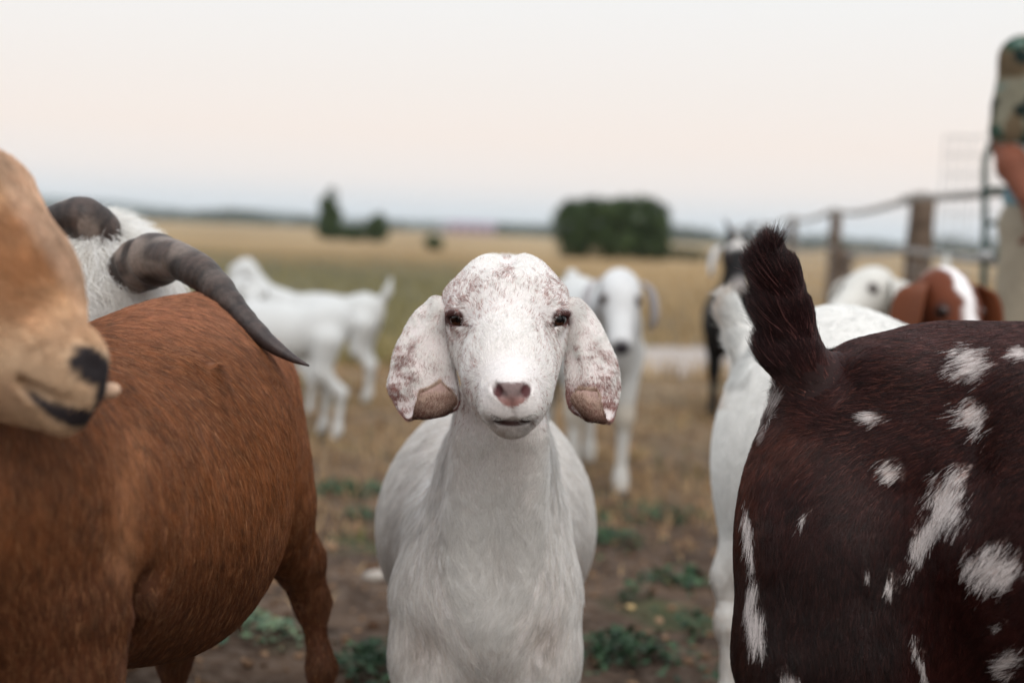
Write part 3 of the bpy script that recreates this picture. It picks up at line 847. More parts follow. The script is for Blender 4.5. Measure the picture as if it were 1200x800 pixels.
# ------------------------------------------------------------------ the white kid in the middle
def white_kid():
    g = empty('goat', (P(594, 700, 1.7)[0], 1.95, 0), label='white lop-eared young goat with red-brown flecked face staring straight ahead', cat='goat', group='goats of the herd')
    b = Body(.0010)
    A = b.ell
    # barrel, chest, shoulders
    A(P(570, 612, 2.10), (.158, .166, .36), .06)
    A(P(573, 590, 1.97), (.120, .145, .20), .05)
    A(P(572, 655, 1.78), (.080, .135, .15), .05)
    A(P(512, 672, 1.755), (.037, .105, .080), .028, M=camrot(6))
    A(P(629, 668, 1.755), (.037, .105, .080), .028, M=camrot(-6))
    A(P(538, 685, 1.695), (.048, .080, .06), .04)
    A(P(606, 685, 1.695), (.048, .080, .06), .04)
    A(P(571, 735, 1.695), (.045, .07, .05), .04)
    # croup and thighs
    A(P(572, 560, 2.42), (.12, .12, .14), .07)
    for s in (-1, 1):
        x0 = P(572, 600, 2.45)
        hip = x0 + RIGHT * s * .085
        A(hip + np.array([0, 0, -.03]), (.05, .12, .10), .05)
        hx, hy = hip[0], hip[1]
        b.chain([((hx, hy - .02, .40), .06), ((hx + s * .01, hy - .06, .30), .045), ((hx + s * .005, hy + .04, .19), .022),
                 ((hx, hy + .01, .04), .017), ((hx, hy - .01, .018), .021)], .03)
    # neck
    b.cap(P(588, 470, 1.60), P(582, 560, 1.66), .049, .058, .045)
    b.cap(P(585, 540, 1.70), P(574, 695, 1.705), .058, .072, .06)
    # dewlap line and the two muscle cords of the neck
    b.cap(P(551, 520, 1.578), P(540, 700, 1.665), .016, .024, .035)
    b.cap(P(624, 515, 1.578), P(606, 700, 1.665), .016, .024, .035)
    # front legs
    for (u, lx) in ((504, -1), (632, 1)):
        a = P(u, 745, 1.70); k = P(u + 2 * lx * 0, 900, 1.70)
        b.chain([(P(u + 6 * -lx, 700, 1.72), .044), (P(u, 770, 1.71), .035), (P(u, 880, 1.70), .027)], .05)
        x, y = P(u, 880, 1.70)[:2]
        b.chain([((x, y, P(u, 880, 1.7)[2]), .027), ((x, y - .005, .16), .024), ((x, y, .13), .019), ((x, y, .05), .016), ((x, y - .012, .02), .021)], .02)
    # skull
    HC = np.array([594.0])
    A(P(594, 366, 1.565), (.0625, .048, .052), .03)
    A(P(594, 345, 1.590), (.053, .040, .045), .03)
    A(P(592, 350, 1.572), (.0635, .022, .045), .03)
    A(P(574, 325, 1.575), (.019, .0205, .024), .024)
    A(P(615, 325, 1.575), (.019, .0205, .024), .024)
    b.cap(P(594, 318, 1.534), P(594, 300, 1.57), .0045, .008, .016, 'sub')
    # forehead, bridge, muzzle
    b.cap(P(594, 368, 1.525), P(594, 420, 1.475), .041, .034, .035)
    b.cap(P(594, 420, 1.480), P(598, 460, 1.422), .032, .026, .03)
    A(P(599, 467, 1.412), (.0290, .025, .026), .020)
    # cheeks and jaw
    b.cap(P(563, 403, 1.565), P(578, 462, 1.46), .034, .0215, .035)
    b.cap(P(626, 403, 1.565), P(619, 462, 1.46), .034, .0215, .035)
    b.cap(P(595, 436, 1.560), P(600, 486, 1.450), .038, .019, .03)
    A(P(600, 497, 1.428), (.017, .0135, .020), .012)
    A(P(583, 478, 1.413), (.015, .014, .018), .012)
    A(P(599, 459, 1.398), (.019, .013, .013), .010)
    A(P(616, 478, 1.413), (.015, .014, .018), .012)
    # brow ridges and eyeball bulges
    eyes = []
    for s, u in ((-1, 536), (1, 655)):
        c = P(u - s * 5, 373, 1.528)
        out = D(s * .62, .06, -.78)
        eyes.append((c, out))
        b.cap(P(u - s * 14, 358, 1.520), P(u + s * 0, 362, 1.532), .010, .009, .016)
        A(c, (.0150, .0150, .0150), .010)
        h = np.cross(out, UP); h /= np.linalg.norm(h); v = np.cross(h, out)
        M = np.stack([h, v, out], 1)
        A(c + out * .0145, (.0092, .0058, .0105), .003, 'sub', M)
        b.cap(c + out * .0125 - h * .009 + v * .006, c + out * .0125 + h * .009 + v * .006, .0034, .0034, .006)
        b.cap(c + out * .0135 + D(-s, .4, 0) * .008, c + out * .010 + D(-s, .75, 0) * .021, .0022, .0012, .006, 'sub')
    # nostrils: slanting commas
    for s in (-1, 1):
        n0 = P(600 + s * 19, 453, 1.392); n1 = P(600 + s * 10, 465, 1.384)
        b.cap(n0 + D(s, -.2, .2) * .001, n1, .0032, .0016, .004, 'sub')
    # slit from nose to lip, and the mouth line
    b.cap(P(600, 472, 1.384), P(600, 486, 1.392), .0012, .0014, .004, 'sub')
    m = [(573, 485, 1.43), (584, 492, 1.406), (600, 495.5, 1.396), (616, 492, 1.406), (627, 485, 1.43)]
    for p0, p1 in zip(m, m[1:]):
        b.cap(P(*p0), P(*p1), .0009, .0009, .007, 'sub')
    # short raised tail behind
    tb = P(572, 515, 2.52)
    b.cap(tb, tb + np.array([0, .03, .10]), .02, .010, .03)
    lo = P(500, 520, 1.37); hi = P(680, 290, 1.62)
    lo, hi = np.minimum(lo, hi), np.maximum(lo, hi)
    V, Q, N = b.mesh(.010, (lo - .01, hi + .01), .0027)

    brown = lin(160, 122, 116); white = lin(244, 242, 239); cream = lin(214, 196, 176); dark = lin(78, 50, 46)
    def skin(p):
        u, v, d = proj(p)
        c = np.tile(lin(222, 216, 214), (len(p), 1))
        head = d < 1.63
        # pink-brown nose pad
        vv = v + np.abs(u - 600) * .25
        e = ((u - 600) / 23) ** 2 + ((vv - 463) / 15) ** 2 + fbm(p, 300, 2) * .3
        w = sstep(1.25, .95, e) * head * (d < 1.42)
        c = c * (1 - w[:, None]) + (lin(118, 100, 98) + (lin(158, 116, 110) - lin(118, 100, 98)) * sstep(460, 474, v)[:, None]) * w[:, None]
        # darkness round nostrils
        for s in (-1, 1):
            e = ((u - 600 - s * 16) / 6) ** 2 + ((v - 458) / 8) ** 2
            w = sstep(1.3, .5, e) * (d < 1.415)
            c = c * (1 - w[:, None]) + lin(80, 45, 46) * w[:, None]
        w = sstep(6, 2, np.abs(v - 496 + ((u - 600) / 9) ** 2)) * sstep(30, 18, np.abs(u - 600)) * (d < 1.44)
        c = c * (1 - w[:, None]) + lin(70, 50, 48) * w[:, None]
        for (ec, out), s in zip(eyes, (-1, 1)):
            ue, ve, _ = proj((ec + out * .014)[None])
            e = ((u - ue) / 12.5) ** 2 + ((v - ve + 1) / 11) ** 2
            w = sstep(1.5, .7, e) * head
            c = c * (1 - w[:, None]) + lin(74, 46, 44) * w[:, None]
            t = (u - ue) * -s; w = sstep(3.2, 1.5, np.abs(v - ve - 2 - t * .35)) * (t > 0) * sstep(26, 18, t) * head
            c = c * (1 - w[:, None]) + lin(90, 58, 54) * w[:, None]
        return c
    me = np_mesh('body', local(g, V), Q, skin(V))
    link('body', me, g, M_SKIN)
    for c, out in eyes: eye_parts(g, c, .0132, out)

    fl = []
    def a(u, v, d, du, dv, dd=0, w=1): fl.append((P(u, v, d), D(du, dv, dd), w))
    # face: up from the nose, out over the brow, down the cheeks
    a(597, 440, 1.39, 0, -1, .5); a(575, 440, 1.41, -.7, -.6, .5); a(620, 440, 1.41, .7, -.6, .5)
    a(594, 410, 1.44, 0, -1, .3); a(572, 400, 1.46, -.6, -.8, .3); a(616, 400, 1.46, .6, -.8, .3)
    a(594, 375, 1.485, 0, -1, .3); a(594, 350, 1.51, .1, -1, .4); a(570, 365, 1.5, -.5, -.8, .2); a(618, 365, 1.5, .5, -.8, .2)
    a(575, 335, 1.53, -.4, -.9, .4); a(615, 335, 1.53, .4, -.9, .4); a(588, 322, 1.54, .5, -.8, .4); a(600, 322, 1.54, -.5, -.8, .4)
    a(545, 340, 1.56, -.8, -.5, .4); a(645, 340, 1.56, .8, -.5, .4)
    a(573, 303, 1.57, .1, -.6, .8); a(615, 303, 1.57, -.1, -.6, .8)
    a(540, 395, 1.54, -.5, .7, .5); a(650, 395, 1.54, .5, .7, .5); a(545, 430, 1.53, -.3, .9, .4); a(645, 430, 1.53, .3, .9, .4)
    a(565, 470, 1.43, -.6, .6, .6); a(630, 470, 1.43, .6, .6, .6); a(598, 500, 1.44, 0, 1, .5)
    a(578, 480, 1.40, -.8, .5, .4); a(618, 480, 1.40, .8, .5, .4); a(556, 385, 1.51, -.5, .3, .3); a(632, 385, 1.51, .5, .3, .3)
    # neck and chest: sides fall outward-down, centre seam
    for v in (530, 580, 630):
        a(560, v, 1.6, .15, 1); a(615, v, 1.6, -.15, 1); a(585, v, 1.6, .05, 1); a(530, v, 1.64, -.05, 1); a(635, v, 1.64, .1, 1)
    a(500, 640, 1.68, .2, 1); a(650, 640, 1.68, -.15, 1); a(540, 700, 1.63, .5, .9); a(600, 700, 1.63, -.5, .9)
    a(572, 760, 1.62, .1, 1); a(500, 720, 1.66, .45, .8); a(650, 720, 1.66, -.45, .8); a(495, 780, 1.67, .0, 1); a(640, 780, 1.67, 0, 1)
    a(480, 600, 1.9, -.2, 1, .6); a(680, 600, 1.9, .2, 1, .6); a(500, 520, 1.95, -.3, .7, .8); a(660, 520, 1.95, .3, .7, .8)
    flow = flow_field(fl, 4)
    def length(p):
        u, v, d = proj(p)
        hd = sstep(1.62, 1.57, d)
        L = .024 * (1 - hd) + .0085 * hd
        nose = sstep(45, 22, np.hypot(u - 598, v - 462)) * hd
        L = L * (1 - .55 * nose)
        mid = np.exp(-((u - 583) / 28) ** 2) * (v > 500) * (v < 720) * (1 - hd)
        L = L + .010 * mid
        for (ec, out) in eyes:
            ue, ve, _ = proj((ec + out * .014)[None])
            L = L * (1 - .6 * sstep(18, 10, np.hypot(u - ue, (v - ve) * 1.2)) * hd)
        return L
    def dens(p):
        u, v, d = proj(p)
        w = 1 + 4.0 * (d < 1.62)
        for (ec, out) in eyes:
            ue, ve, _ = proj((ec + out * .014)[None])
            w = w * (1 - (((u - ue) / 9.5) ** 2 + ((v - ve) / 6.5) ** 2 < 1) * (d < 1.6))
        vv = v + np.abs(u - 600) * .25
        e = ((u - 600) / 21) ** 2 + ((vv - 463) / 13.5) ** 2
        w = w * sstep(.75, 1.25, e + (d > 1.43))
        w = w * (1 - (np.abs(v - 496 + ((u - 600) / 9) ** 2) < 1.3) * (np.abs(u - 600) < 24) * (d < 1.44) * .95)
        return w
    def color(p, rnd):
        u, v, d = proj(p)
        hd = sstep(1.63, 1.60, d)
        c = np.tile(white, (len(p), 1))
        n1 = fbm(p, 250, 5); n2 = fbm(p, 28, 9)
        # flecks: thick on the brow and round the eyes, thin on the bridge and muzzle
        brow = np.exp(-((v - 345) / 38) ** 2) * .64
        side = sstep(18, 50, np.abs(u - 594) * (1 + (v - 370) * .004)) * .65
        seam = np.exp(-((u - 594) / 7) ** 2) * sstep(345, 315, v) * 1.2
        bridge = sstep(30, 12, np.abs(u - 596)) * sstep(375, 400, v) * .9
        k = np.clip(brow + side + seam - bridge, 0, 1.4)
        for (ec, out) in eyes:
            ue, ve, _ = proj((ec + out * .014)[None])
            k = k + .9 * np.exp(-(((u - ue) / 16) ** 2 + ((v - ve - 2) / 15) ** 2))
        pr = sstep(.44, .70, n1 * .62 + n2 * .20 + k * .14) * np.minimum(k, .85) * hd * (v < 500)
        f = (rnd < pr * .85)[:, None]
        c = np.where(f, brown * (.6 + 1.0 * vnoise(p, 400, 3))[:, None], c)
        # shorter, darker hair beside the nose; chin shading painted below the mouth
        w = np.exp(-(((u - 600) / 30) ** 2 + ((v - 446) / 7) ** 2)) * hd * .5
        c = c * (1 - w[:, None]) + lin(170, 150, 146) * w[:, None]
        w = (sstep(490, 495, v + ((u - 600) ** 2) * .009) * (d < 1.47)) * (.15 + .38 * sstep(506, 497, v + ((u - 600) ** 2) * .009)) * sstep(34, 20, np.abs(u - 600))
        c = c * (1 - w[:, None]) + lin(120, 100, 94) * w[:, None]
        # soiled middle of the neck, smudges where the legs meet the chest
        w = np.exp(-((u - 583) / 20) ** 2) * sstep(500, 530, v) * sstep(700, 600, v) * (1 - hd) * (.25 + .6 * fbm(p, 60, 4))
        w = w + (np.exp(-(((u - 492) / 20) ** 2 + ((v - 745) / 28) ** 2)) + np.exp(-(((u - 645) / 18) ** 2 + ((v - 740) / 28) ** 2))) * .45 * (1 - hd)
        w = w + sstep(600, 690, v) * (d > 1.85) * .35
        w = np.clip(w, 0, .8)
        c = c * (1 - w[:, None]) + lin(160, 138, 122) * w[:, None]
        st = (1 - hd) * (vnoise(p, 230, 12) - .5) * .55
        c = c * (1 + st - .06 * (1 - hd))[:, None]
        w = (rnd > .84) * (1 - hd) * .45
        return c * (1 - w[:, None]) + cream * .8 * w[:, None]
    fur('fur', V, Q, int(330000 * HN), flow, length, color, radius=.00023, lift=.20, jitter=.26, parent=g, mat=M_HAIRW, dens=dens, clump=.42, clscale=110, curl=.15, seed=2)

    # ears: rolled leaves hanging from the temples, tips turned forward and up
    ears = {
     -1: ([(529, 350, 1.575), (507, 349, 1.572), (488, 366, 1.572), (463, 408, 1.565), (455, 448, 1.560), (463, 472, 1.555), (474, 486, 1.545), (482, 489.5, 1.532), (486, 480, 1.522), (492, 462, 1.520)],
          [(531, 366, 1.570), (528, 382, 1.565), (532, 405, 1.560), (534, 424, 1.557), (536, 446, 1.553), (538, 462, 1.548), (536, 476, 1.540), (530, 481, 1.528), (534, 468, 1.520), (516, 447, 1.520)]),
     1: ([(658, 368, 1.570), (664, 382, 1.565), (663, 405, 1.560), (662, 424, 1.557), (663, 446, 1.553), (665, 466, 1.548), (672, 482, 1.540), (684, 490, 1.528), (670, 472, 1.520), (676, 456, 1.520)],
         [(659, 350, 1.575), (679, 351, 1.572), (698, 371, 1.572), (717, 408, 1.565), (726, 446, 1.560), (724, 470, 1.555), (720, 488, 1.545), (714, 495, 1.532), (708, 482, 1.522), (700, 458, 1.520)])}
    for s, (le, ri) in ears.items():
        n, m = 44, 20
        Lp = spline([P(*q) for q in le], n); Rp_ = spline([P(*q) for q in ri], n)
        t = np.linspace(0, 1, m)
        G = Lp[:, None] * (1 - t)[None, :, None] + Rp_[:, None] * t[None, :, None]
        bul = np.sin(np.pi * t)
        row = np.linspace(0, 1, n)
        amp = np.interp(row, [0, .1, .5, .72, .85, 1], [.010, .012, .012, .010, .004, -.002])
        ridge = np.exp(-((t - .38) / .12) ** 2) * .003
        G = G - FWD * (amp[:, None, None] * bul[None, :, None] + (ridge[None, :, None] * np.sin(np.pi * row)[:, None, None]))
        G += (np.array([vnoise(G.reshape(-1, 3), 55, 31 + i) - .5 for i in range(3)]).T.reshape(n, m, 3)) * .004
        du = np.gradient(G, axis=1); dn = np.gradient(G, axis=0)
        N_ = np.cross(du, dn); N_ /= np.linalg.norm(N_, axis=2)[:, :, None] + 1e-9
        th = .0028 * np.sqrt(np.clip(4 * t * (1 - t), .06, 1))[None, :, None] * np.clip(np.minimum(1, (1 - row) * 8), .3, 1)[:, None, None]
        if (N_[5, m // 2] @ FWD) > 0: N_ = -N_
        front = (G + N_ * th).reshape(-1, 3); back = (G - N_ * th).reshape(-1, 3)
        V2 = np.concatenate([front, back]); o = n * m
        q = []
        for i in range(n - 1):
            for j in range(m - 1):
                q.append((i * m + j, (i + 1) * m + j, (i + 1) * m + j + 1, i * m + j + 1))
                q.append((o + i * m + j, o + i * m + j + 1, o + (i + 1) * m + j + 1, o + (i + 1) * m + j))
            q.append((i * m, o + i * m, o + (i + 1) * m, (i + 1) * m))
            q.append((i * m + m - 1, (i + 1) * m + m - 1, o + (i + 1) * m + m - 1, o + i * m + m - 1))
        for j in range(m - 1):
            q.append((j, j + 1, o + j + 1, o + j))
            q.append(((n - 1) * m + j, o + (n - 1) * m + j, o + (n - 1) * m + j + 1, (n - 1) * m + j + 1))
        Q2 = np.array(q)
        # orient outward
        a_, b_, c_ = V2[Q2[0, 0]], V2[Q2[0, 1]], V2[Q2[0, 2]]
        if np.cross(b_ - a_, c_ - b_) @ N_[0, 0] < 0: Q2 = Q2[:, ::-1]
        flap0 = .74
        tt = np.concatenate([np.repeat(row, m)] * 2)
        isback = np.concatenate([np.zeros(o, bool), np.ones(o, bool)])
        colv = np.tile(lin(220, 210, 208), (len(V2), 1))
        f = sstep(flap0 - .02, flap0 + .02, tt)[:, None]
        fk = lin(134, 100, 90) + (lin(176, 148, 140) - lin(134, 100, 90)) * sstep(flap0, .97, tt)[:, None]
        colv = colv * (1 - f) + fk * f
        ear = link('ear', np_mesh('ear', local(g, V2), Q2, colv), g, M_SKIN)
        if s == 1: pass
        from_tree = G.reshape(-1, 3)
        ctrl = []
        for i in range(1, n - 1, 2):
            for j in (2, 7, 12, 17):
                dd_ = G[i + 1, j] - G[i - 1, j]
                ctrl.append((G[i, j], dd_ / np.linalg.norm(dd_) + (du[i, j] / np.linalg.norm(du[i, j])) * (.25 if j > 9 else -.25)))
        fe = flow_field(ctrl, 4)
        rowkey = row
        sub = G[::2, ::3].reshape(-1, 3); subr = np.repeat(row[::2], G[::2, ::3].shape[1])
        def rowof(p):
            out_ = np.empty(len(p))
            for s0 in range(0, len(p), 20000):
                dd2 = ((p[s0:s0 + 20000, None] - sub[None]) ** 2).sum(2)
                out_[s0:s0 + 20000] = subr[dd2.argmin(1)]
            return out_
        def elen(p): return np.full(len(p), .0055)
        def ecol(p, rnd):
            r_ = rowof(p)
            u, v, d = proj(p)
            n1 = fbm(p, 120, 6); n2 = fbm(p, 45, 2)
            k = sstep(.25, .65, r_ + (n2 - .5) * .5) * .95 + .22
            edge = sstep(30, 10, np.abs(u - (458 if s < 0 else 724))) * sstep(.4, .6, r_) * .35
            pr = sstep(.33, .62, n1 * .75 + k * .25) * (k + edge)
            c = np.tile(white * .97, (len(p), 1))
            c = np.where((rnd < pr)[:, None], lin(154, 114, 108) * (.7 + .7 * vnoise(p, 350, 3))[:, None], c)
            fl_ = r_ > flap0 + (n1 - .5) * .10 + (rnd - .5) * .05
            ft = np.clip((r_ - flap0) / (1 - flap0), 0, 1)
            cf = np.where((rnd < .88 - .6 * ft - .35 * sstep(.60, .35, n1))[:, None], lin(138, 104, 92) * (.6 + .9 * n1)[:, None], lin(206, 184, 168) * np.ones((len(p), 1)))
            low = sstep(flap0 + .05, flap0 - .0, r_)
            cf = cf * (1 - .45 * low)[:, None]
            return np.where(fl_[:, None], cf, c)
        fur('ear_fur', V2, Q2, int(100000 * HN), fe, elen, ecol, radius=.00021, lift=.2, jitter=.35, parent=g, mat=M_HAIRW, clump=.3, clscale=160, seed=5 + s)
    x1, y1 = P(504, 880, 1.70)[:2]; x2, y2 = P(632, 880, 1.70)[:2]
    hp = P(572, 600, 2.45)
    add_hooves(g, [(x1, y1 - .01, 0, -1), (x2, y2 - .01, 0, -1)] + [(hp[0] + s * .085, hp[1], 0, -1) for s in (-1, 1)], .024)
    return g
# ------------------------------------------------------------------ the near goats around the kid
def leg_down(b, pts, x, y, r0, hoofdy=-.012, k=.03):
    "lower leg from the last picture point straight down to the hoof at (x, y)"
    b.chain(pts + [((x, y, .13), r0 * .82), ((x, y, .055), r0 * .8), ((x + 0, y + hoofdy, .022), r0 * 1.05)], k)

def brown_goat():
    g = empty('goat', (P(150, 700, 1.45)[0], 1.45, 0), label='big russet brown goat at the left, its round belly filling the lower left', cat='goat', group='goats of the herd')
    b = Body(.005); A = b.ell
    A(P(196, 566, 1.56), (.142, .194, .17), .08)
    A(P(110, 592, 1.42), (.150, .164, .17), .08)
    A(P(30, 600, 1.27), (.125, .150, .13), .08)
    A(P(235, 480, 1.66), (.10, .110, .10), .07)
    b.cap(P(50, 470, 1.34), P(245, 374, 1.68), .026, .022, .07)
    A(P(285, 520, 1.78), (.083, .140, .09), .05)
    A(P(298, 585, 1.79), (.068, .085, .075), .05)
    b.cap(P(250, 395, 1.70), P(318, 450, 1.86), .03, .03, .06)
    # hind legs
    p = P(376, 780, 1.86); leg_down(b, [(P(316, 605, 1.80), .058), (P(348, 655, 1.84), .034), (P(364, 700, 1.86), .0235), (P(376, 780, 1.86), .0175)], p[0] + .002, p[1], .0175)
    q = P(203, 790, 1.80); leg_down(b, [(P(235, 640, 1.76), .06), (P(215, 720, 1.79), .034), (P(205, 765, 1.80), .022)], q[0], q[1], .0175)
    # shoulder and forelegs
    A(P(58, 650, 1.235), (.075, .125, .075), .06)
    f = P(68, 850, 1.22); leg_down(b, [(P(62, 720, 1.22), .060), (P(68, 800, 1.22), .045), (P(68, 880, 1.22), .030)], f[0], f[1], .022, k=.05)
    h = P(-110, 880, 1.33); leg_down(b, [(P(-70, 740, 1.30), .055), (P(-100, 860, 1.32), .035)], h[0], h[1], .022, k=.05)
    A(P(-60, 600, 1.20), (.10, .13, .12), .07)
    # neck and head, low and to the left
    b.cap(P(-50, 540, 1.18), P(-250, 470, 1.05), .09, .062, .07)
    b.cap(P(-270, 440, 1.02), P(-340, 480, .96), .055, .05, .05); b.cap(P(-340, 480, .96), P(-430, 600, .90), .045, .026, .04)
    # flank crease behind the elbow, and ribs
    b.cap(P(138, 680, 1.24), P(120, 800, 1.26), .016, .016, .04, 'sub')
    b.cap(P(128, 470, 1.285), P(158, 690, 1.262), .012, .010, .03); A(P(45, 560, 1.19), (.05, .075, .04), .04)
    for u in (205, 240, 275):
        b.cap(P(u - 20, 430, 1.43), P(u, 620, 1.42), .006, .004, .03)
    # teats
    b.cap(P(276, 690, 1.66), P(281, 732, 1.65), .020, .0105, .02)
    tb = P(300, 440, 1.90); b.cap(tb, tb + RIGHT * .01 + np.array([0, .03, -.10]), .022, .012, .03)
    V, Q, N = b.mesh(.010)
    def col0(p):
        u, v, d = proj(p)
        c = np.tile(lin(126, 75, 41), (len(p), 1))
        n = fbm(p, 14, 4)
        c = c * (.85 + .35 * n)[:, None]
        # paler spine and hip edge, belly shade painted into the lower flank
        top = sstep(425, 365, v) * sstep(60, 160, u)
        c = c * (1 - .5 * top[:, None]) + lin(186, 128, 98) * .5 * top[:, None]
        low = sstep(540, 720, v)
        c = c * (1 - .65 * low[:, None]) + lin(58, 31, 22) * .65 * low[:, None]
        pink = (d > 1.62) * sstep(470, 380, v) * .45
        c = c * (1 - pink[:, None]) + lin(190, 134, 108) * pink[:, None]
        sh = np.exp(-((u - 148 + (v - 560) * .05) / 16) ** 2) * sstep(470, 520, v) * sstep(700, 640, v) * (d < 1.6) * .35
        c = c * (1 - sh[:, None]) + lin(196, 140, 100) * sh[:, None]
        return c
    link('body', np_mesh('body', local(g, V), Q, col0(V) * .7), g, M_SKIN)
    fl = []
    def a(u, v, d, du, dv, dd=0, w=1): fl.append((P(u, v, d), D(du, dv, dd), w))
    a(140, 380, 1.40, .9, .35, .4); a(240, 352, 1.66, .9, .4, .3); a(190, 400, 1.42, .85, .5, .2); a(280, 420, 1.48, .75, .65, .2)
    a(130, 470, 1.30, .4, .9, .1); a(215, 470, 1.41, .62, .78, .1, .6); a(300, 500, 1.45, .45, .9, .2); a(335, 520, 1.5, .2, 1, .2)
    a(60, 560, 1.18, .15, 1, 0); a(110, 600, 1.22, .3, 1, 0); a(160, 620, 1.35, -.15, 1, .0); a(240, 600, 1.40, .35, .95, .1)
    a(200, 690, 1.38, -.1, 1, .2); a(280, 660, 1.45, .0, 1, .2); a(160, 760, 1.35, -.3, .8, .3); a(230, 740, 1.42, -.2, .9, .3)
    a(20, 700, 1.16, .2, 1, 0); a(60, 760, 1.17, -.1, 1, 0); a(100, 700, 1.18, .2, 1, 0); a(0, 520, 1.12, .1, 1, .0)
    a(355, 500, 1.8, .1, 1, 0); a(360, 620, 1.83, .1, 1, 0); a(375, 740, 1.85, 0, 1, 0); a(300, 390, 1.75, .7, .7, .2); a(205, 780, 1.78, 0, 1, 0)
    def color(p, rnd):
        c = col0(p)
        st = vnoise(p, 260, 8)
        c = c * (.35 + 1.2 * st)[:, None]
        w = (rnd > .88)[:, None] * .45
        return c * (1 - w) + lin(204, 150, 106) * w
    fur('fur', V, Q, int(460000 * HN), flow_field(fl, 4), lambda p: np.full(len(p), .017), color, radius=.00022, lift=.14, jitter=.20, parent=g, clump=.25, clscale=110, curl=.1, seed=11)
    add_hooves(g, [(p[0], p[1] - .01, -.5, -.8), (q[0], q[1] - .01, -.5, -.8), (f[0], f[1] - .01, -.5, -.8), (h[0], h[1] - .01, -.5, -.8)], .026)
    # lop ear of the lowered head
    V2, Q2, L2 = uv_sphere(P(-270, 500, .985), (.012, .035, .08), camrot(15), 20, 14)
    link('ear', np_mesh('ear', local(g, V2), Q2, np.tile(lin(120, 68, 44), (len(V2), 1))), g, M_SKIN)
    eye_parts(g, P(-345, 468, .912), .011, D(.1, 0, -1))
    return g

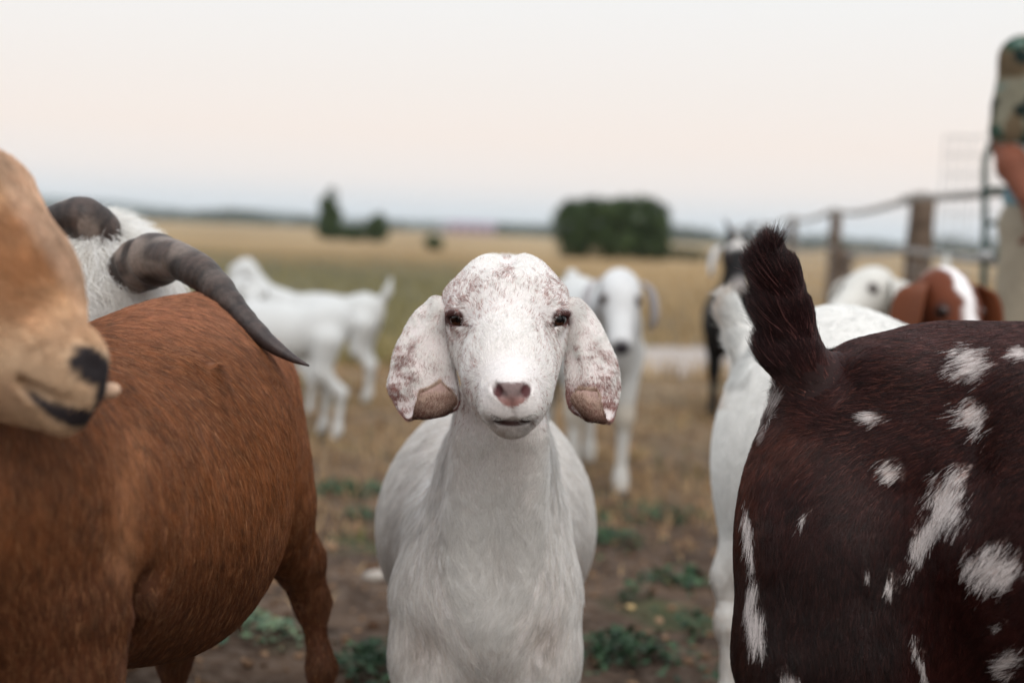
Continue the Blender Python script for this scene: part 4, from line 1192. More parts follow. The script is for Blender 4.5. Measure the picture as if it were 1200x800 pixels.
def tan_goat():
    g = empty('goat', (P(-500, 600, 1.40)[0], 1.40, 0), label='tan goat poking its black-nosed face in from the left edge', cat='goat', group='goats of the herd')
    b = Body(.004); A = b.ell
    d = 1.10
    # skull, long bridge, muzzle hanging down to the right
    A(P(-54, 262, 1.12), (.062, .052, .058), .05, M=camrot(40))
    b.cap(P(-28, 252, 1.10), P(18, 332, 1.08), .041, .038, .05)
    b.cap(P(18, 332, 1.08), P(70, 425, 1.05), .039, .029, .05)
    b.cap(P(-40, 330, 1.12), P(20, 440, 1.07), .055, .036, .05)
    A(P(88, 425, 1.04), (.025, .024, .026), .025)
    A(P(78, 462, 1.045), (.028, .022, .026), .018)
    b.cap(P(10, 455, 1.07), P(72, 492, 1.05), .022, .013, .02)
    A(P(80, 490, 1.045), (.016, .012, .018), .012)
    A(P(95, 452, 1.075), (.020, .016, .014), .012)
    b.cap(P(2, 272, 1.085), P(36, 304, 1.075), .012, .011, .03)
    # nostril and mouth
    b.cap(P(107, 420, 1.015), P(118, 430, 1.026), .0052, .0032, .006, 'sub')
    b.cap(P(30, 448, 1.030), P(60, 472, 1.017), .0016, .0024, .006, 'sub')
    b.cap(P(60, 472, 1.017), P(112, 482, 1.020), .0024, .0024, .006, 'sub')
    # eye (just outside the frame)
    ec = P(-36, 258, 1.068); A(ec, (.0155, .0155, .0155), .012)
    out = D(.15, -.05, -1); hh = np.cross(out, UP); hh /= np.linalg.norm(hh); vv = np.cross(hh, out)
    A(ec + out * .0145, (.0095, .006, .0105), .003, 'sub', np.stack([hh, vv, out], 1))
    # neck and body off to the left
    b.cap(P(-110, 300, 1.16), P(-330, 420, 1.33), .062, .095, .07)
    A(P(-470, 520, 1.45), (.16, .17, .15), .09); A(P(-700, 560, 1.55), (.30, .175, .16), .09); A(P(-960, 540, 1.62), (.14, .15, .13), .09)
    feet = []
    for (u, dd, top) in ((-440, 1.38, 620), (-480, 1.52, 620), (-950, 1.55, 600), (-990, 1.70, 600)):
        q = P(u, 800, dd); feet.append((q[0], q[1] - .01, 1, 0))
        leg_down(b, [(P(u, top, dd), .055), ((q[0], q[1], .26), .026)], q[0], q[1], .02, 0)
    tb = P(-1080, 500, 1.65); b.cap(tb, tb + np.array([-.03, 0, .1]), .02, .01, .03)
    lo, hi = P(-120, 530, 1.0), P(160, 200, 1.2)
    V, Q, N = b.mesh(.014, (np.minimum(lo, hi), np.maximum(lo, hi)), .004)
    def col0(p):
        u, v, dd = proj(p)
        c = np.tile(lin(200, 158, 120), (len(p), 1))
        n = fbm(p, 22, 4)
        # redder middle of the face, creamy bridge edge and muzzle
        e = np.exp(-(((u - 38 - (v - 320) * .18) / 42) ** 2 + ((v - 325) / 75) ** 2))
        w = np.clip(e * 1.1 * (.2 + 1.1 * n) + .5 * sstep(.5, .7, fbm(p, 38, 14)) * sstep(430, 380, v) - .1, 0, 1)
        c = c * (1 - w[:, None]) + lin(176, 124, 82) * w[:, None]
        w = sstep(345, 430, v) * .75
        c = c * (1 - w[:, None]) + lin(198, 168, 138) * w[:, None]
        w = sstep(40, 10, (u * .80 - v * .42 + 96) * -1 + 10) * .0
        edge = sstep(-26, -4, (u - (v - 180) * .58)) * sstep(400, 330, v) * .5
        c = c * (1 - edge[:, None]) + lin(222, 194, 172) * edge[:, None]
        w = sstep(200, 260, np.abs(u - 0) + 0) * (u < -100) * .3
        c = c * (1 - w[:, None]) + lin(160, 104, 70) * w[:, None]
        w = np.exp(-(((u + 5) / 40) ** 2 + ((v - 470) / 30) ** 2)) * .5
        c = c * (1 - w[:, None]) + lin(150, 108, 80) * w[:, None]
        return c
    def black(p):
        u, v, dd = proj(p)
        nn = fbm(p, 160, 2) - .5
        t = (u - 106) * .80 + (v - 428) * .60; s = -(u - 106) * .60 + (v - 428) * .80
        n1 = sstep(1.12, .88, (t / 27) ** 2 + (s / 20) ** 2 + nn * .08)
        lip = np.interp(u, [25, 60, 90, 118], [450, 476, 486, 484])
        n2 = sstep(3, -2, np.abs(v - lip - 4) - np.interp(u, [25, 50, 75, 110], [4.5, 7, 12, 12]) + nn * 2) * sstep(22, 40, u) * sstep(128, 118, u)
        n3 = sstep(9, 5, np.abs(u - 119) + nn * 2) * (v > 430) * (v < 485)
        return np.maximum(np.maximum(n1, n2), n3) * (dd < 1.09)
    def skin(p):
        c = col0(p) * .8; w = black(p)[:, None]
        return c * (1 - w) + lin(34, 28, 30) * w
    link('body', np_mesh('body', local(g, V), Q, skin(V)), g, M_SKIN)
    fl = []
    def a(u, v, dd, du, dv, dw=0): fl.append((P(u, v, dd), D(du, dv, dw), 1))
    a(20, 230, 1.07, -.6, -.8); a(60, 300, 1.04, -.5, -.85); a(90, 370, 1.02, -.4, -.9); a(30, 380, 1.03, -.9, -.4); a(0, 300, 1.07, -.9, -.2)
    a(60, 430, 1.02, -1, -.1); a(40, 470, 1.04, -1, .3); a(70, 505, 1.04, -.8, .6); a(100, 460, 1.02, -.5, .8); a(0, 440, 1.07, -1, .3); a(-60, 300, 1.08, -1, .2)
    def color(p, rnd):
        c = col0(p) * (.35 + .65 * fbm(p, 120, 8) + .62 * fbm(p, 48, 18))[:, None]
        w = (rnd > .85)[:, None] * .4
        return c * (1 - w) + lin(120, 74, 46) * w
    fur('fur', V, Q, int(110000 * HN), flow_field(fl, 4), lambda p: .015 - .009 * sstep(360, 440, proj(p)[1]), color, radius=.00028, lift=.18, jitter=.25, parent=g,
        dens=lambda p: 1 - sstep(.02, .25, black(p)), clump=.3, seed=12)
    eye_parts(g, ec, .0132, out)
    for (c0, M) in ((P(-105, 350, 1.08), camrot(10, 20)), (P(-80, 330, 1.20), camrot(-5, -10))):
        V2, Q2, L2 = uv_sphere(c0, (.010, .030, .075), M[:, [2, 0, 1]], 20, 14)
        link('ear', np_mesh('ear', local(g, V2), Q2, np.tile(lin(170, 112, 76), (len(V2), 1))), g, M_SKIN)
    add_hooves(g, feet, .026)
    # pale far lip showing past the nose
    V3, Q3, L3 = uv_sphere(P(127, 458, 1.080), (.0095, .0062, .007), camrot(12), 20, 14)
    link('lip', np_mesh('lip', local(g, V3), Q3, np.tile(lin(206, 172, 146), (len(V3), 1))), g, M_SKIN)
    return g

def horn_mesh(g, pts, rad, seed=0, rings=60, parent=None):
    "ribbed horn: growth rings modelled along it"
    P0 = spline(np.concatenate([np.array(pts), np.array(rad)[:, None]], 1), 150)
    L = np.concatenate([[0], np.cumsum(np.linalg.norm(np.diff(P0[:, :3], axis=0), axis=1))]); t = L / L[-1]
    rr = P0[:, 3] * 1.10 * (1 + .028 * np.sin(t * 64 + 2.5 * np.sin(t * 9)) + .018 * np.sin(t * 31 + 2) * (t < .85) + .008 * np.sin(t * 160))
    rr = np.maximum(rr, .0006)
    V, fs = tube(P0[:, :3], rr, 28, .9)
    n = 28; T = np.concatenate([np.repeat(t, n), [0, 1]])
    nz = fbm(V, 70, 3 + seed); st = vnoise(V * np.array([1, 1, 3]), 160, 5)
    c = lin(40, 30, 29)[None] * (1 - nz)[:, None] * 1.0 + lin(88, 72, 64)[None] * nz[:, None]
    ring = .5 + .5 * np.sin(T * 64 + 2.5 * np.sin(T * 9))
    c = c * (.38 + .42 * ring + .25 * (.5 + .5 * np.sin(T * 230 + 4 * nz)) + .5 * (st - .5))[:, None]
    up = sstep(.72, .2, T) * sstep(.45, .7, vnoise(V, 45, 9)) * .3
    c = c * (1 - up[:, None]) + lin(188, 170, 158) * up[:, None]
    tip = sstep(.55, .9, T)[:, None]
    c = c * (1 - .6 * tip) + lin(58, 48, 48) * .6 * tip
    return link('horn', np_mesh('horn', local(g, V), fs, c), g, M_HORN)
M_HORN = mat_tint('horn_keratin', rough=.5, spec=.4, nscale=220, namt=.35, bump=.5, bdist=.0015)

def horned_goat():
    g = empty('goat', (P(110, 700, 1.98)[0], 2.2, 0), label='shaggy white goat with long ringed swept-back horns behind the brown goat', cat='goat', group='goats of the herd')
    b = Body(); A = b.ell
    A(P(122, 334, 1.80), (.052, .050, .060), .05)
    A(P(104, 312, 1.80), (.036, .032, .04), .03)
    b.cap(P(115, 320, 1.82), P(60, 400, 1.72), .055, .035, .04)
    b.cap(P(130, 350, 1.86), P(120, 480, 2.02), .075, .10, .06)
    A(P(110, 560, 2.10), (.14, .17, .14), .08); A(P(120, 570, 2.35), (.16, .18, .32), .09); A(P(130, 540, 2.65), (.12, .14, .13), .08)
    feet = []
    for (u, d) in ((35, 2.05), (98, 2.05), (50, 2.68), (104, 2.68)):
        q = P(u, 800, d); feet.append((q[0], q[1] - .01, 0, -1))
        leg_down(b, [(P(u, 640, d), .055), ((q[0], q[1], .26), .028)], q[0], q[1], .02)
    tb = P(125, 470, 2.78); b.cap(tb, tb + np.array([0, .05, .08]), .02, .01, .03)
    V, Q, N = b.mesh(.013)
    link('body', np_mesh('body', local(g, V), Q, np.tile(lin(200, 192, 184), (len(V), 1))), g, M_SKIN)
    fl = []
    def a(u, v, d, du, dv, dw=0): fl.append((P(u, v, d), D(du, dv, dw), 1))
    a(90, 290, 1.76, -.2, .9); a(115, 275, 1.76, .3, .8, -.3); a(120, 310, 1.74, .25, 1); a(150, 330, 1.74, .3, 1); a(140, 365, 1.75, .4, 1); a(155, 300, 1.76, .5, .9); a(105, 350, 1.75, .1, 1); a(130, 255, 1.8, .6, -.2)
    def color(p, rnd):
        u, v, d = proj(p)
        c = np.tile(lin(252, 250, 246), (len(p), 1)) * (.78 + .4 * vnoise(p, 120, 4))[:, None]
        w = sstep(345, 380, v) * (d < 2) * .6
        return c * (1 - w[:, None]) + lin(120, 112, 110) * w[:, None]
    fur('fur', V, Q, int(60000 * HN), flow_field(fl, 4), lambda p: np.where(proj(p)[2] < 2.0, .042, .025), color, radius=.0004, lift=.50, jitter=.45, parent=g, mat=M_HAIRW,
        clump=.55, clscale=55, curl=.25, seed=13, dens=lambda p: 1 + 4 * (proj(p)[2] < 1.9))
    horn_mesh(g, [P(150, 322, 1.76), P(163, 312, 1.745), P(184, 304, 1.72), (P(206, 305, 1.69)), P(228, 315, 1.67), P(249, 331, 1.65), P(268, 353, 1.63), P(290, 378, 1.615), P(315, 401, 1.60), P(340, 418, 1.59), P(362, 428.5, 1.58)],
              [.026, .032, .0315, .0235, .0215, .019, .0155, .0130, .0095, .0055, .0010], 0)
    horn_mesh(g, [P(124, 292, 1.79), P(116, 272, 1.775), P(100, 259, 1.765), P(78, 259, 1.765), P(50, 275, 1.78), P(22, 308, 1.78), P(-5, 345, 1.78), P(-35, 372, 1.78), P(-70, 385, 1.78)],
              [.020, .027, .028, .025, .022, .018, .013, .008, .0012], 1)
    V2, Q2, L2 = uv_sphere(P(60, 372, 1.80), (.010, .028, .07), camrot(-40)[:, [2, 0, 1]], 20, 14)
    link('ear', np_mesh('ear', local(g, V2), Q2, np.tile(lin(196, 180, 168), (len(V2), 1))), g, M_SKIN)
    V2, Q2, L2 = uv_sphere(P(170, 352, 1.80), (.010, .016, .030), camrot(30)[:, [2, 0, 1]], 20, 14)
    link('ear', np_mesh('ear', local(g, V2), Q2, np.tile(lin(170, 132, 112), (len(V2), 1))), g, M_SKIN)
    eye_parts(g, P(88, 340, 1.725), .012, D(-.8, .1, -.6))
    add_hooves(g, feet, .026)
    return g

M_HAIRD = mat_hair('dark_goat_hair', .33, .30)
SPOTS = [(1143, 425, 22, 19, 10), (1145, 487, 20, 17, 60), (1027, 487, 13, 6, 10), (1048, 548, 13, 13, 0), (1117, 583, 24, 30, 35), (1088, 622, 10, 42, 28),
         (1172, 660, 32, 26, -20), (1190, 772, 20, 14, -20), (945, 602, 3.5, 8, 25), (879, 616, 3.2, 32, -5), (885, 712, 9, 36, -4), (1045, 680, 4, 11, 5),
         (1017, 664, 3, 3, 0), (1078, 765, 3, 26, -18), (927, 792, 12, 8, 20), (1204, 410, 16, 8, 0), (1178, 730, 4, 4, 0), (899, 474, 10, 24, 15)]
def dark_goat():
    g = empty('goat', (P(1120, 700, 1.45)[0], 1.45, 0), label='dark brown goat with white splashes and upright tail, seen from behind at the right', cat='goat', group='goats of the herd')
    b = Body(.005); A = b.ell
    A(P(1012, 545, 1.50), (.108, .112, .10), .05)
    A(P(965, 610, 1.47), (.087, .120, .085), .05)
    A(P(965, 720, 1.45), (.085, .15, .085), .06)
    A(P(1085, 500, 1.49), (.095, .101, .09), .06)
    A(P(1165, 540, 1.46), (.14, .128, .11), .08)
    A(P(1230, 620, 1.44), (.175, .185, .15), .07)
    A(P(1400, 600, 1.40), (.22, .185, .145), .09)
    A(P(1560, 560, 1.36), (.12, .15, .12), .08)
    b.cap(P(950, 478, 1.50), P(1010, 448, 1.50), .030, .035, .04)
    A(P(1046, 428, 1.435), (.028, .020, .030), .04)
    b.ell(P(1088, 515, 1.345), (.045, .060, .022), .06, 'sub')
    b.cap(P(1062, 590, 1.36), P(1066, 800, 1.36), .012, .014, .05, 'sub')
    A(P(1085, 770, 1.47), (.09, .12, .07), .06)
    # hind legs
    feet = []
    f = P(925, 900, 1.46); feet.append(f)
    leg_down(b, [(P(950, 780, 1.45), .075), (P(945, 870, 1.46), .055), (P(905, 950, 1.48), .030)], f[0] - .01, f[1], .019, k=.05)
    f = P(1010, 900, 1.62); feet.append(f)
    leg_down(b, [(P(1000, 740, 1.58), .075), (P(1000, 880, 1.6), .050), (P(960, 950, 1.62), .028)], f[0] - .01, f[1], .019, k=.05)
    for (u, d) in ((1530, 1.30), (1560, 1.46)):
        f = P(u, 900, d); feet.append(f)
        leg_down(b, [(P(u, 700, d), .06), ((f[0], f[1], .25), .027)], f[0], f[1], .019)
    b.cap(P(1600, 520, 1.33), P(1760, 360, 1.28), .09, .062, .07); b.cap(P(1790, 330, 1.26), P(1890, 400, 1.22), .058, .03, .05)
    # tail
    b.chain([(P(958, 466, 1.49), .030), (P(939, 425, 1.47), .024), (P(930, 375, 1.46), .0180), (P(920, 330, 1.455), .0150), (P(912, 288, 1.452), .0085)], .03)
    V, Q, N = b.mesh(.009)
    def spots(p, soft):
        u, v, d = proj(p)
        n = (fbm(p, 60, 3) - .5) * 1.7; m = np.zeros(len(p))
        fx = (vnoise(np.stack([(u + v * .8) * .14, (v - u * .5) * .035, d * 0], 1), 1.6, 6) - .5) * 1.5
        for (cu, cv, ru, rv, an) in SPOTS:
            a_ = math.radians(an)
            x = (u - cu) * math.cos(a_) + (v - cv) * math.sin(a_); y = -(u - cu) * math.sin(a_) + (v - cv) * math.cos(a_)
            e = 1.14 * np.sqrt((x / ru) ** 2 + (y / rv) ** 2) + n * .9 + fx * .5
            m = np.maximum(m, sstep(1 + soft, 1 - soft, e))
        return m * (d < 1.56)
    def base(p):
        u, v, d = proj(p)
        c = np.tile(lin(44, 17, 15), (len(p), 1))
        n = fbm(p, 12, 4)
        c = c * (.8 + .5 * n)[:, None]
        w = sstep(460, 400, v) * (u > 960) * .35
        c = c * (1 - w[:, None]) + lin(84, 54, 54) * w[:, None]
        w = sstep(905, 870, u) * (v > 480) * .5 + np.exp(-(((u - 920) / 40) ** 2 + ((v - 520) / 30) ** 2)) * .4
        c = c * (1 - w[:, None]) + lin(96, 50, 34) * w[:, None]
        w = sstep(560, 700, v) * sstep(1080, 1040, u) * .75  # shade on the lower thigh, painted into the coat as near black
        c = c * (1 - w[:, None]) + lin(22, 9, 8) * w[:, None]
        return c
    def skin(p):
        m = spots(p, .1)[:, None]
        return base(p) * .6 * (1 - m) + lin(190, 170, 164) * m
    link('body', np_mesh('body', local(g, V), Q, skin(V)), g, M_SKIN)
    fl = []
    def a(u, v, d, du, dv, dw=0, w=1): fl.append((P(u, v, d), D(du, dv, dw), w))
    # hair lies backwards (to the left) over the back, down the thigh
    a(1180, 410, 1.42, -1, .12); a(1100, 395, 1.44, -1, .15); a(1030, 410, 1.46, -1, .4); a(985, 450, 1.42, -.8, .6); a(1100, 460, 1.38, -1, .25)
    a(1180, 500, 1.34, -1, .3); a(1050, 520, 1.38, -.8, .5); a(1000, 560, 1.38, -.7, .7); a(940, 530, 1.40, -.6, .8); a(890, 540, 1.42, -.3, 1)
    a(880, 620, 1.42, .1, 1); a(880, 720, 1.40, .1, 1); a(930, 660, 1.37, -.1, 1); a(1000, 680, 1.36, -.1, 1); a(1060, 640, 1.38, -.3, 1)
    a(1110, 600, 1.34, -.5, .85); a(1170, 640, 1.30, -.6, .7); a(1190, 740, 1.30, -.6, .6); a(1100, 720, 1.32, -.4, .9); a(960, 780, 1.36, 0, 1); a(1050, 780, 1.35, 0, 1)
    core = [(958, 466), (938, 425), (930, 375), (921, 330), (913, 290), (910, 262)]
    for (u0, v0), (u1, v1) in zip(core, core[1:]):
        for tt in (.0, .5):
            uc, vc = u0 + (u1 - u0) * tt, v0 + (v1 - v0) * tt; tu, tv = (u1 - u0) / 45, (v1 - v0) / 45
            a(uc, vc, 1.44, tu - .45, tv, -.05); a(uc + 12, vc, 1.455, tu - .02, tv, .05); a(uc - 12, vc, 1.455, tu - 1.0, tv * .8, 0); a(uc, vc, 1.475, tu - .2, tv, .1)
    a(905, 445, 1.46, -.8, -.3, 0); a(905, 478, 1.44, -.5, .85, 0)
    def istail(p):
        u, v, d = proj(p)
        return sstep(470, 430, v + (u - 930) * .45) * (u < 975)
    def length(p):
        u, v, d = proj(p); t = istail(p)
        L = .016 + t * (.006 + .017 * sstep(936, 915, u) * sstep(280, 310, v) * sstep(470, 430, v))
        L = L + .012 * np.exp(-(((u - 900) / 18) ** 2 + ((v - 465) / 25) ** 2))
        return L + .010 * spots(p, .4) * (1 - t) * (u < 910)
    def color(p, rnd):
        m = spots(p, .55)
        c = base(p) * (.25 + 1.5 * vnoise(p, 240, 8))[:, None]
        w = (rnd > .88)[:, None] * (.10 + .30 * sstep(640, 480, proj(p)[1]))[:, None]
        c = c * (1 - w) + lin(150, 88, 72) * w
        t = (istail(p) * (1 - sstep(.3, .6, m)))[:, None]
        c = c * (1 - t) + (lin(40, 20, 21) * (.4 + 1.3 * vnoise(p, 330, 31))[:, None] + (rnd > .93)[:, None] * lin(110, 70, 66)) * t
        return np.where((rnd < m * .96)[:, None], lin(226, 218, 216) * (.75 + .3 * vnoise(p, 300, 2))[:, None], c)
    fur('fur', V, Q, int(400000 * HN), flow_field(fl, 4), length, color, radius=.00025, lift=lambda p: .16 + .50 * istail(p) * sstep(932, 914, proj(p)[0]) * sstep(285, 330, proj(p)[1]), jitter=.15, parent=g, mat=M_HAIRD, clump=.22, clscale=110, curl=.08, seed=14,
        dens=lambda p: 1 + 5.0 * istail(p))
    add_hooves(g, [(f[0], f[1] - .01, 1, 0) for f in feet], .026)
    V2, Q2, L2 = uv_sphere(P(1800, 390, 1.20), (.012, .034, .08), camrot(5), 20, 14)
    link('ear', np_mesh('ear', local(g, V2), Q2, np.tile(lin(60, 34, 31), (len(V2), 1))), g, M_SKIN)
    eye_parts(g, P(1810, 325, 1.215), .012, D(.1, 0, -1))
    return g

def white_rump_goat():
    g = empty('goat', (P(960, 700, 2.08)[0], 2.1, 0), label='plain white goat with raised tail, standing just behind the dark goat', cat='goat', group='goats of the herd')
    b = Body(.008); A = b.ell
    A(P(937, 508, 2.12), (.112, .140, .11), .06)
    A(P(905, 580, 2.12), (.092, .150, .09), .07)
    A(P(985, 500, 2.10), (.15, .188, .13), .08)
    A(P(1110, 560, 2.02), (.24, .20, .14), .09)
    A(P(1300, 540, 1.95), (.14, .18, .13), .08)
    feet = []
    q = P(852, 800, 2.10); feet.append((q[0], q[1] - .01, 1, 0))
    leg_down(b, [(P(900, 620, 2.12), .075), (P(868, 655, 2.11), .034), (P(850, 676, 2.11), .0225), (P(853, 730, 2.10), .0215)], q[0], q[1], .021)
    q = P(905, 800, 2.26); feet.append((q[0], q[1] - .01, 1, 0))
    leg_down(b, [(P(925, 620, 2.24), .07), (P(905, 672, 2.25), .03)], q[0], q[1], .021)
    for (u, d) in ((1290, 1.90), (1300, 2.06)):
        q = P(u, 800, d); feet.append((q[0], q[1] - .01, 1, 0))
        leg_down(b, [(P(u, 640, d), .055), ((q[0], q[1], .26), .028)], q[0], q[1], .02)
    b.cap(P(1350, 500, 1.93), P(1460, 400, 1.88), .085, .06, .07); b.cap(P(1480, 380, 1.87), P(1550, 430, 1.84), .055, .03, .05)
    b.chain([(P(898, 436, 2.14), .030), (P(873, 400, 2.14), .025), (P(857, 368, 2.14), .019), (P(849, 347, 2.14), .010)], .03)
    V, Q, N = b.mesh(.013)
    link('body', np_mesh('body', local(g, V), Q, np.tile(lin(226, 224, 220), (len(V), 1))), g, M_SKIN)
    fl = []
    def a(u, v, d, du, dv, dw=0): fl.append((P(u, v, d), D(du, dv, dw), 1))
    a(1000, 360, 2.0, -1, .1); a(900, 430, 2.02, -.7, .7); a(860, 500, 2.05, -.2, 1); a(845, 600, 2.05, 0, 1); a(850, 720, 2.05, 0, 1)
    a(870, 390, 2.1, -.5, -.8); a(850, 350, 2.12, -.2, -1); a(845, 400, 2.14, -.9, -.3); a(855, 440, 2.14, -.8, .5)
    def color(p, rnd):
        u, v, d = proj(p)
        c = np.tile(lin(238, 238, 236), (len(p), 1)) * (.85 + .2 * vnoise(p, 120, 4))[:, None]
        w = np.clip(np.exp(-((u - 838) / 14) ** 2) * (v < 475) * .6 + sstep(610, 720, v) * .35 * (.4 + fbm(p, 40, 2)), 0, 1)
        return c * (1 - w[:, None]) + lin(190, 160, 132) * w[:, None]
    def istail(p):
        u, v, d = proj(p)
        return sstep(455, 425, v) * (u < 885)
    fur('fur', V, Q, int(80000 * HN), flow_field(fl, 4), lambda p: .013 + .020 * istail(p), color, radius=.00035, lift=.2, jitter=.25, parent=g, mat=M_HAIRW, seed=15,
        dens=lambda p: 1 + 2 * istail(p))
    add_hooves(g, feet, .026)
    V2, Q2, L2 = uv_sphere(P(1490, 430, 1.80), (.012, .034, .08), camrot(5), 20, 14)
    link('ear', np_mesh('ear', local(g, V2), Q2, np.tile(lin(220, 214, 208), (len(V2), 1))), g, M_SKIN)
    eye_parts(g, P(1505, 385, 1.815), .012, D(.1, 0, -1))
    return g
for f in (white_kid, brown_goat, tan_goat, horned_goat, dark_goat, white_rump_goat): f()
# ------------------------------------------------------------------ goats further off
def far_goat(label, x, y, heading, s=1.0, c_body=(198, 199, 198), c_head=None, head_yaw=0, head_pitch=-42, tail=1, horns=False, c_ear=None, c_leg=None,
             blaze=None, neck_up=1.0, hs=1.12, nr=1.0, ew=1.15, poll=None, stride=0.04, vox=.016, nose=(60, 50, 50), head_dz=0, patch=None, at_head=None):
    """heading: degrees, 0 = facing away (+y), 180 = facing the camera. head_yaw relative to the body"""
    if at_head is not None:       # stand so that the head is where it is seen
        t = P(*at_head); hr = math.radians(heading)
        x, y = t[0] + math.sin(hr) * .50 * s, t[1] - math.cos(hr) * .50 * s; head_dz = t[2] / s - .84 * neck_up
    g = empty('goat', (x, y, 0), label=label, cat='goat', group='goats of the herd')
    Rz = np.array(Matrix.Rotation(math.radians(heading), 3, 'Z'))
    W = lambda p: np.array([x, y, 0]) + Rz @ (np.array(p, float) * s)
    b = Body(); I = Rz
    def A(c, r, k=.05, M=None): b.ell(W(c), np.array(r) * s, k * s, M=I if M is None else M)
    def C(a, c, ra, rc, k=.04): b.cap(W(a), W(c), ra * s, rc * s, k * s)
    A((0, -.02, .545), (.155, .32, .165), .08); A((0, .26, .56), (.115, .14, .165), .08); A((0, -.32, .60), (.115, .13, .125), .08)
    A((0, .10, .47), (.14, .22, .13), .08)
    hz_ = .84 * neck_up + head_dz
    hc = np.array([0, .50, hz_])
    C((0, .30, .60), tuple(hc + np.array([0, -.05, -.03])), .088, .056, .07)
    feet = []
    for sx, st in ((-1, 1), (1, -1)):
        fy = .25 + stride * st
        C((sx * .085, .24, .48), (sx * .082, fy, .27), .058, .030); C((sx * .082, fy, .27), (sx * .08, fy, .06), .024, .018); C((sx * .08, fy, .06), (sx * .08, fy + .012, .02), .018, .024)
        fy = -.36 - stride * st
        C((sx * .085, -.33, .52), (sx * .088, -.30, .36), .085, .052); C((sx * .088, -.30, .36), (sx * .085, fy - .015, .255), .046, .027)
        C((sx * .085, fy - .015, .255), (sx * .083, fy, .06), .023, .018); C((sx * .083, fy, .06), (sx * .083, fy + .012, .02), .018, .024)
        hd = Rz @ np.array([0, 1, 0])
        for ff in (.25 + stride * st, fy):
            w = W((sx * .082, ff + .01, 0)); feet.append((w[0], w[1], hd[0], hd[1]))
    if tail == 1: C((0, -.42, .66), (0, -.47, .74), .030, .024, .03); C((0, -.47, .74), (0, -.49, .83), .024, .010, .03)
    elif tail == 2: C((0, -.42, .64), (0, -.46, .72), .036, .026, .03)
    elif tail == 0: C((0, -.42, .66), (0, -.48, .58), .028, .012, .03)
    # head
    Hm = Rz @ np.array(Matrix.Rotation(math.radians(head_yaw), 3, 'Z') @ Matrix.Rotation(math.radians(head_pitch), 3, 'X'))
    H0 = W(hc); hb = s * hs; Hh = lambda p: H0 + Hm @ (np.array(p, float) * hb)
    b.ell(Hh((0, .0, 0)), np.array((.058, .075, .060)) * hb, .03 * hb, M=Hm)
    b.cap(Hh((0, .03, .005)), Hh((0, .145, .0)), .046 * hb, .030 * hb, .03 * hb)
    b.cap(Hh((0, .00, -.03)), Hh((0, .12, -.024)), .040 * hb, .022 * hb, .03 * hb)
    b.ell(Hh((0, .158, -.006)), np.array((.030, .026, .026)) * hb, .02 * hb, M=Hm)
    V, Q, N = b.mesh(vox * s ** .5)
    q = (V - H0) @ Hm / hb          # head coordinates
    w_ = (V - np.array([x, y, 0])) @ Rz / s
    ch = c_head or c_body
    col = np.tile(lin(*c_body), (len(V), 1))
    hw = sstep(-.10, -.04, q[:, 1]) * (np.linalg.norm(q, axis=1) < .26) * (w_[:, 1] > .36)
    col = col * (1 - hw[:, None]) + lin(*ch) * hw[:, None]
    if c_leg is not None:
        l_ = (sstep(.42, .30, w_[:, 2]) * (.35 + .65 * sstep(.07, .02, np.abs(w_[:, 2] - .27))))[:, None]; col = col * (1 - l_) + lin(*c_leg) * l_
    if blaze is not None:
        e = sstep(.019, .011, np.abs(q[:, 0]) + (fbm(V, 60, 2) - .5) * .02) * (q[:, 2] > .0) * hw; col = col * (1 - e[:, None]) + lin(*blaze) * e[:, None]
    if patch is not None:
        e = sstep(.50, .56, fbm(V, 7, patch[0])) * (1 - hw); col = col * (1 - e[:, None]) + lin(*patch[1]) * e[:, None]
    if poll is not None:
        e = sstep(.035, .05, q[:, 2]) * sstep(.03, .0, q[:, 1]) * hw; col = col * (1 - e[:, None]) + lin(*poll) * e[:, None]
    ns = sstep(.030 * nr, .018 * nr, np.hypot(np.hypot(q[:, 0], q[:, 1] - .182), q[:, 2] - .008)); col = col * (1 - ns[:, None]) + lin(*nose) * ns[:, None]
    mo = sstep(.006, .003, np.abs(q[:, 2] + .018)) * (q[:, 1] > .13) * hw; col = col * (1 - mo[:, None]) + lin(*nose) * mo[:, None]
    for sx in (-1, 1):
        e = sstep(.022, .014, np.linalg.norm(q - np.array([sx * .044, .042, .030]), axis=1)); col = col * (1 - e[:, None]) + (lin(60, 48, 46) * .6 + lin(*ch) * .4) * e[:, None]
    col = col * (.9 + .2 * fbm(V, 25, 6))[:, None]
    link('body', np_mesh('body', local(g, V), Q, col), g, M_SKIN)
    for sx in (-1, 1):
        eye_parts(g, Hh((sx * .0415, .042, .029)), .0125 * hb, Hm @ np.array([sx * .85, .45, .2]))
        # lop ear: hangs straight down whatever the head does
        top = Hh((sx * .052, -.025, .026)); side = Hm @ np.array([sx, 0, 0]); side[2] = 0; side /= np.linalg.norm(side); fw = np.cross(side, [0, 0, 1]) * sx
        pts = spline([top, top + side * .030 * s + np.array([0, 0, -.020]) * hb, top + side * .045 * s + np.array([0, 0, -.08]) * hb, top + side * .042 * s + np.array([0, 0, -.150]) * s], 12)
        wd = np.array([.014, .022, .030, .036, .040, .043, .044, .043, .040, .034, .024, .008]) * hb * ew
        Vs = []; m = 12
        for k in range(12):
            a = np.linspace(0, 2 * math.pi, m, endpoint=False)
            Vs.append(pts[k] + fw * (np.cos(a) * wd[k])[:, None] + side * ((np.sin(a) * .006 + .010 * np.cos(a) ** 2) * hb)[:, None])
        Vs = np.concatenate(Vs + [pts[:1], pts[-1:]])
        Qe = np.array([(i * m + j, i * m + (j + 1) % m, (i + 1) * m + (j + 1) % m, (i + 1) * m + j) for i in range(11) for j in range(m)])
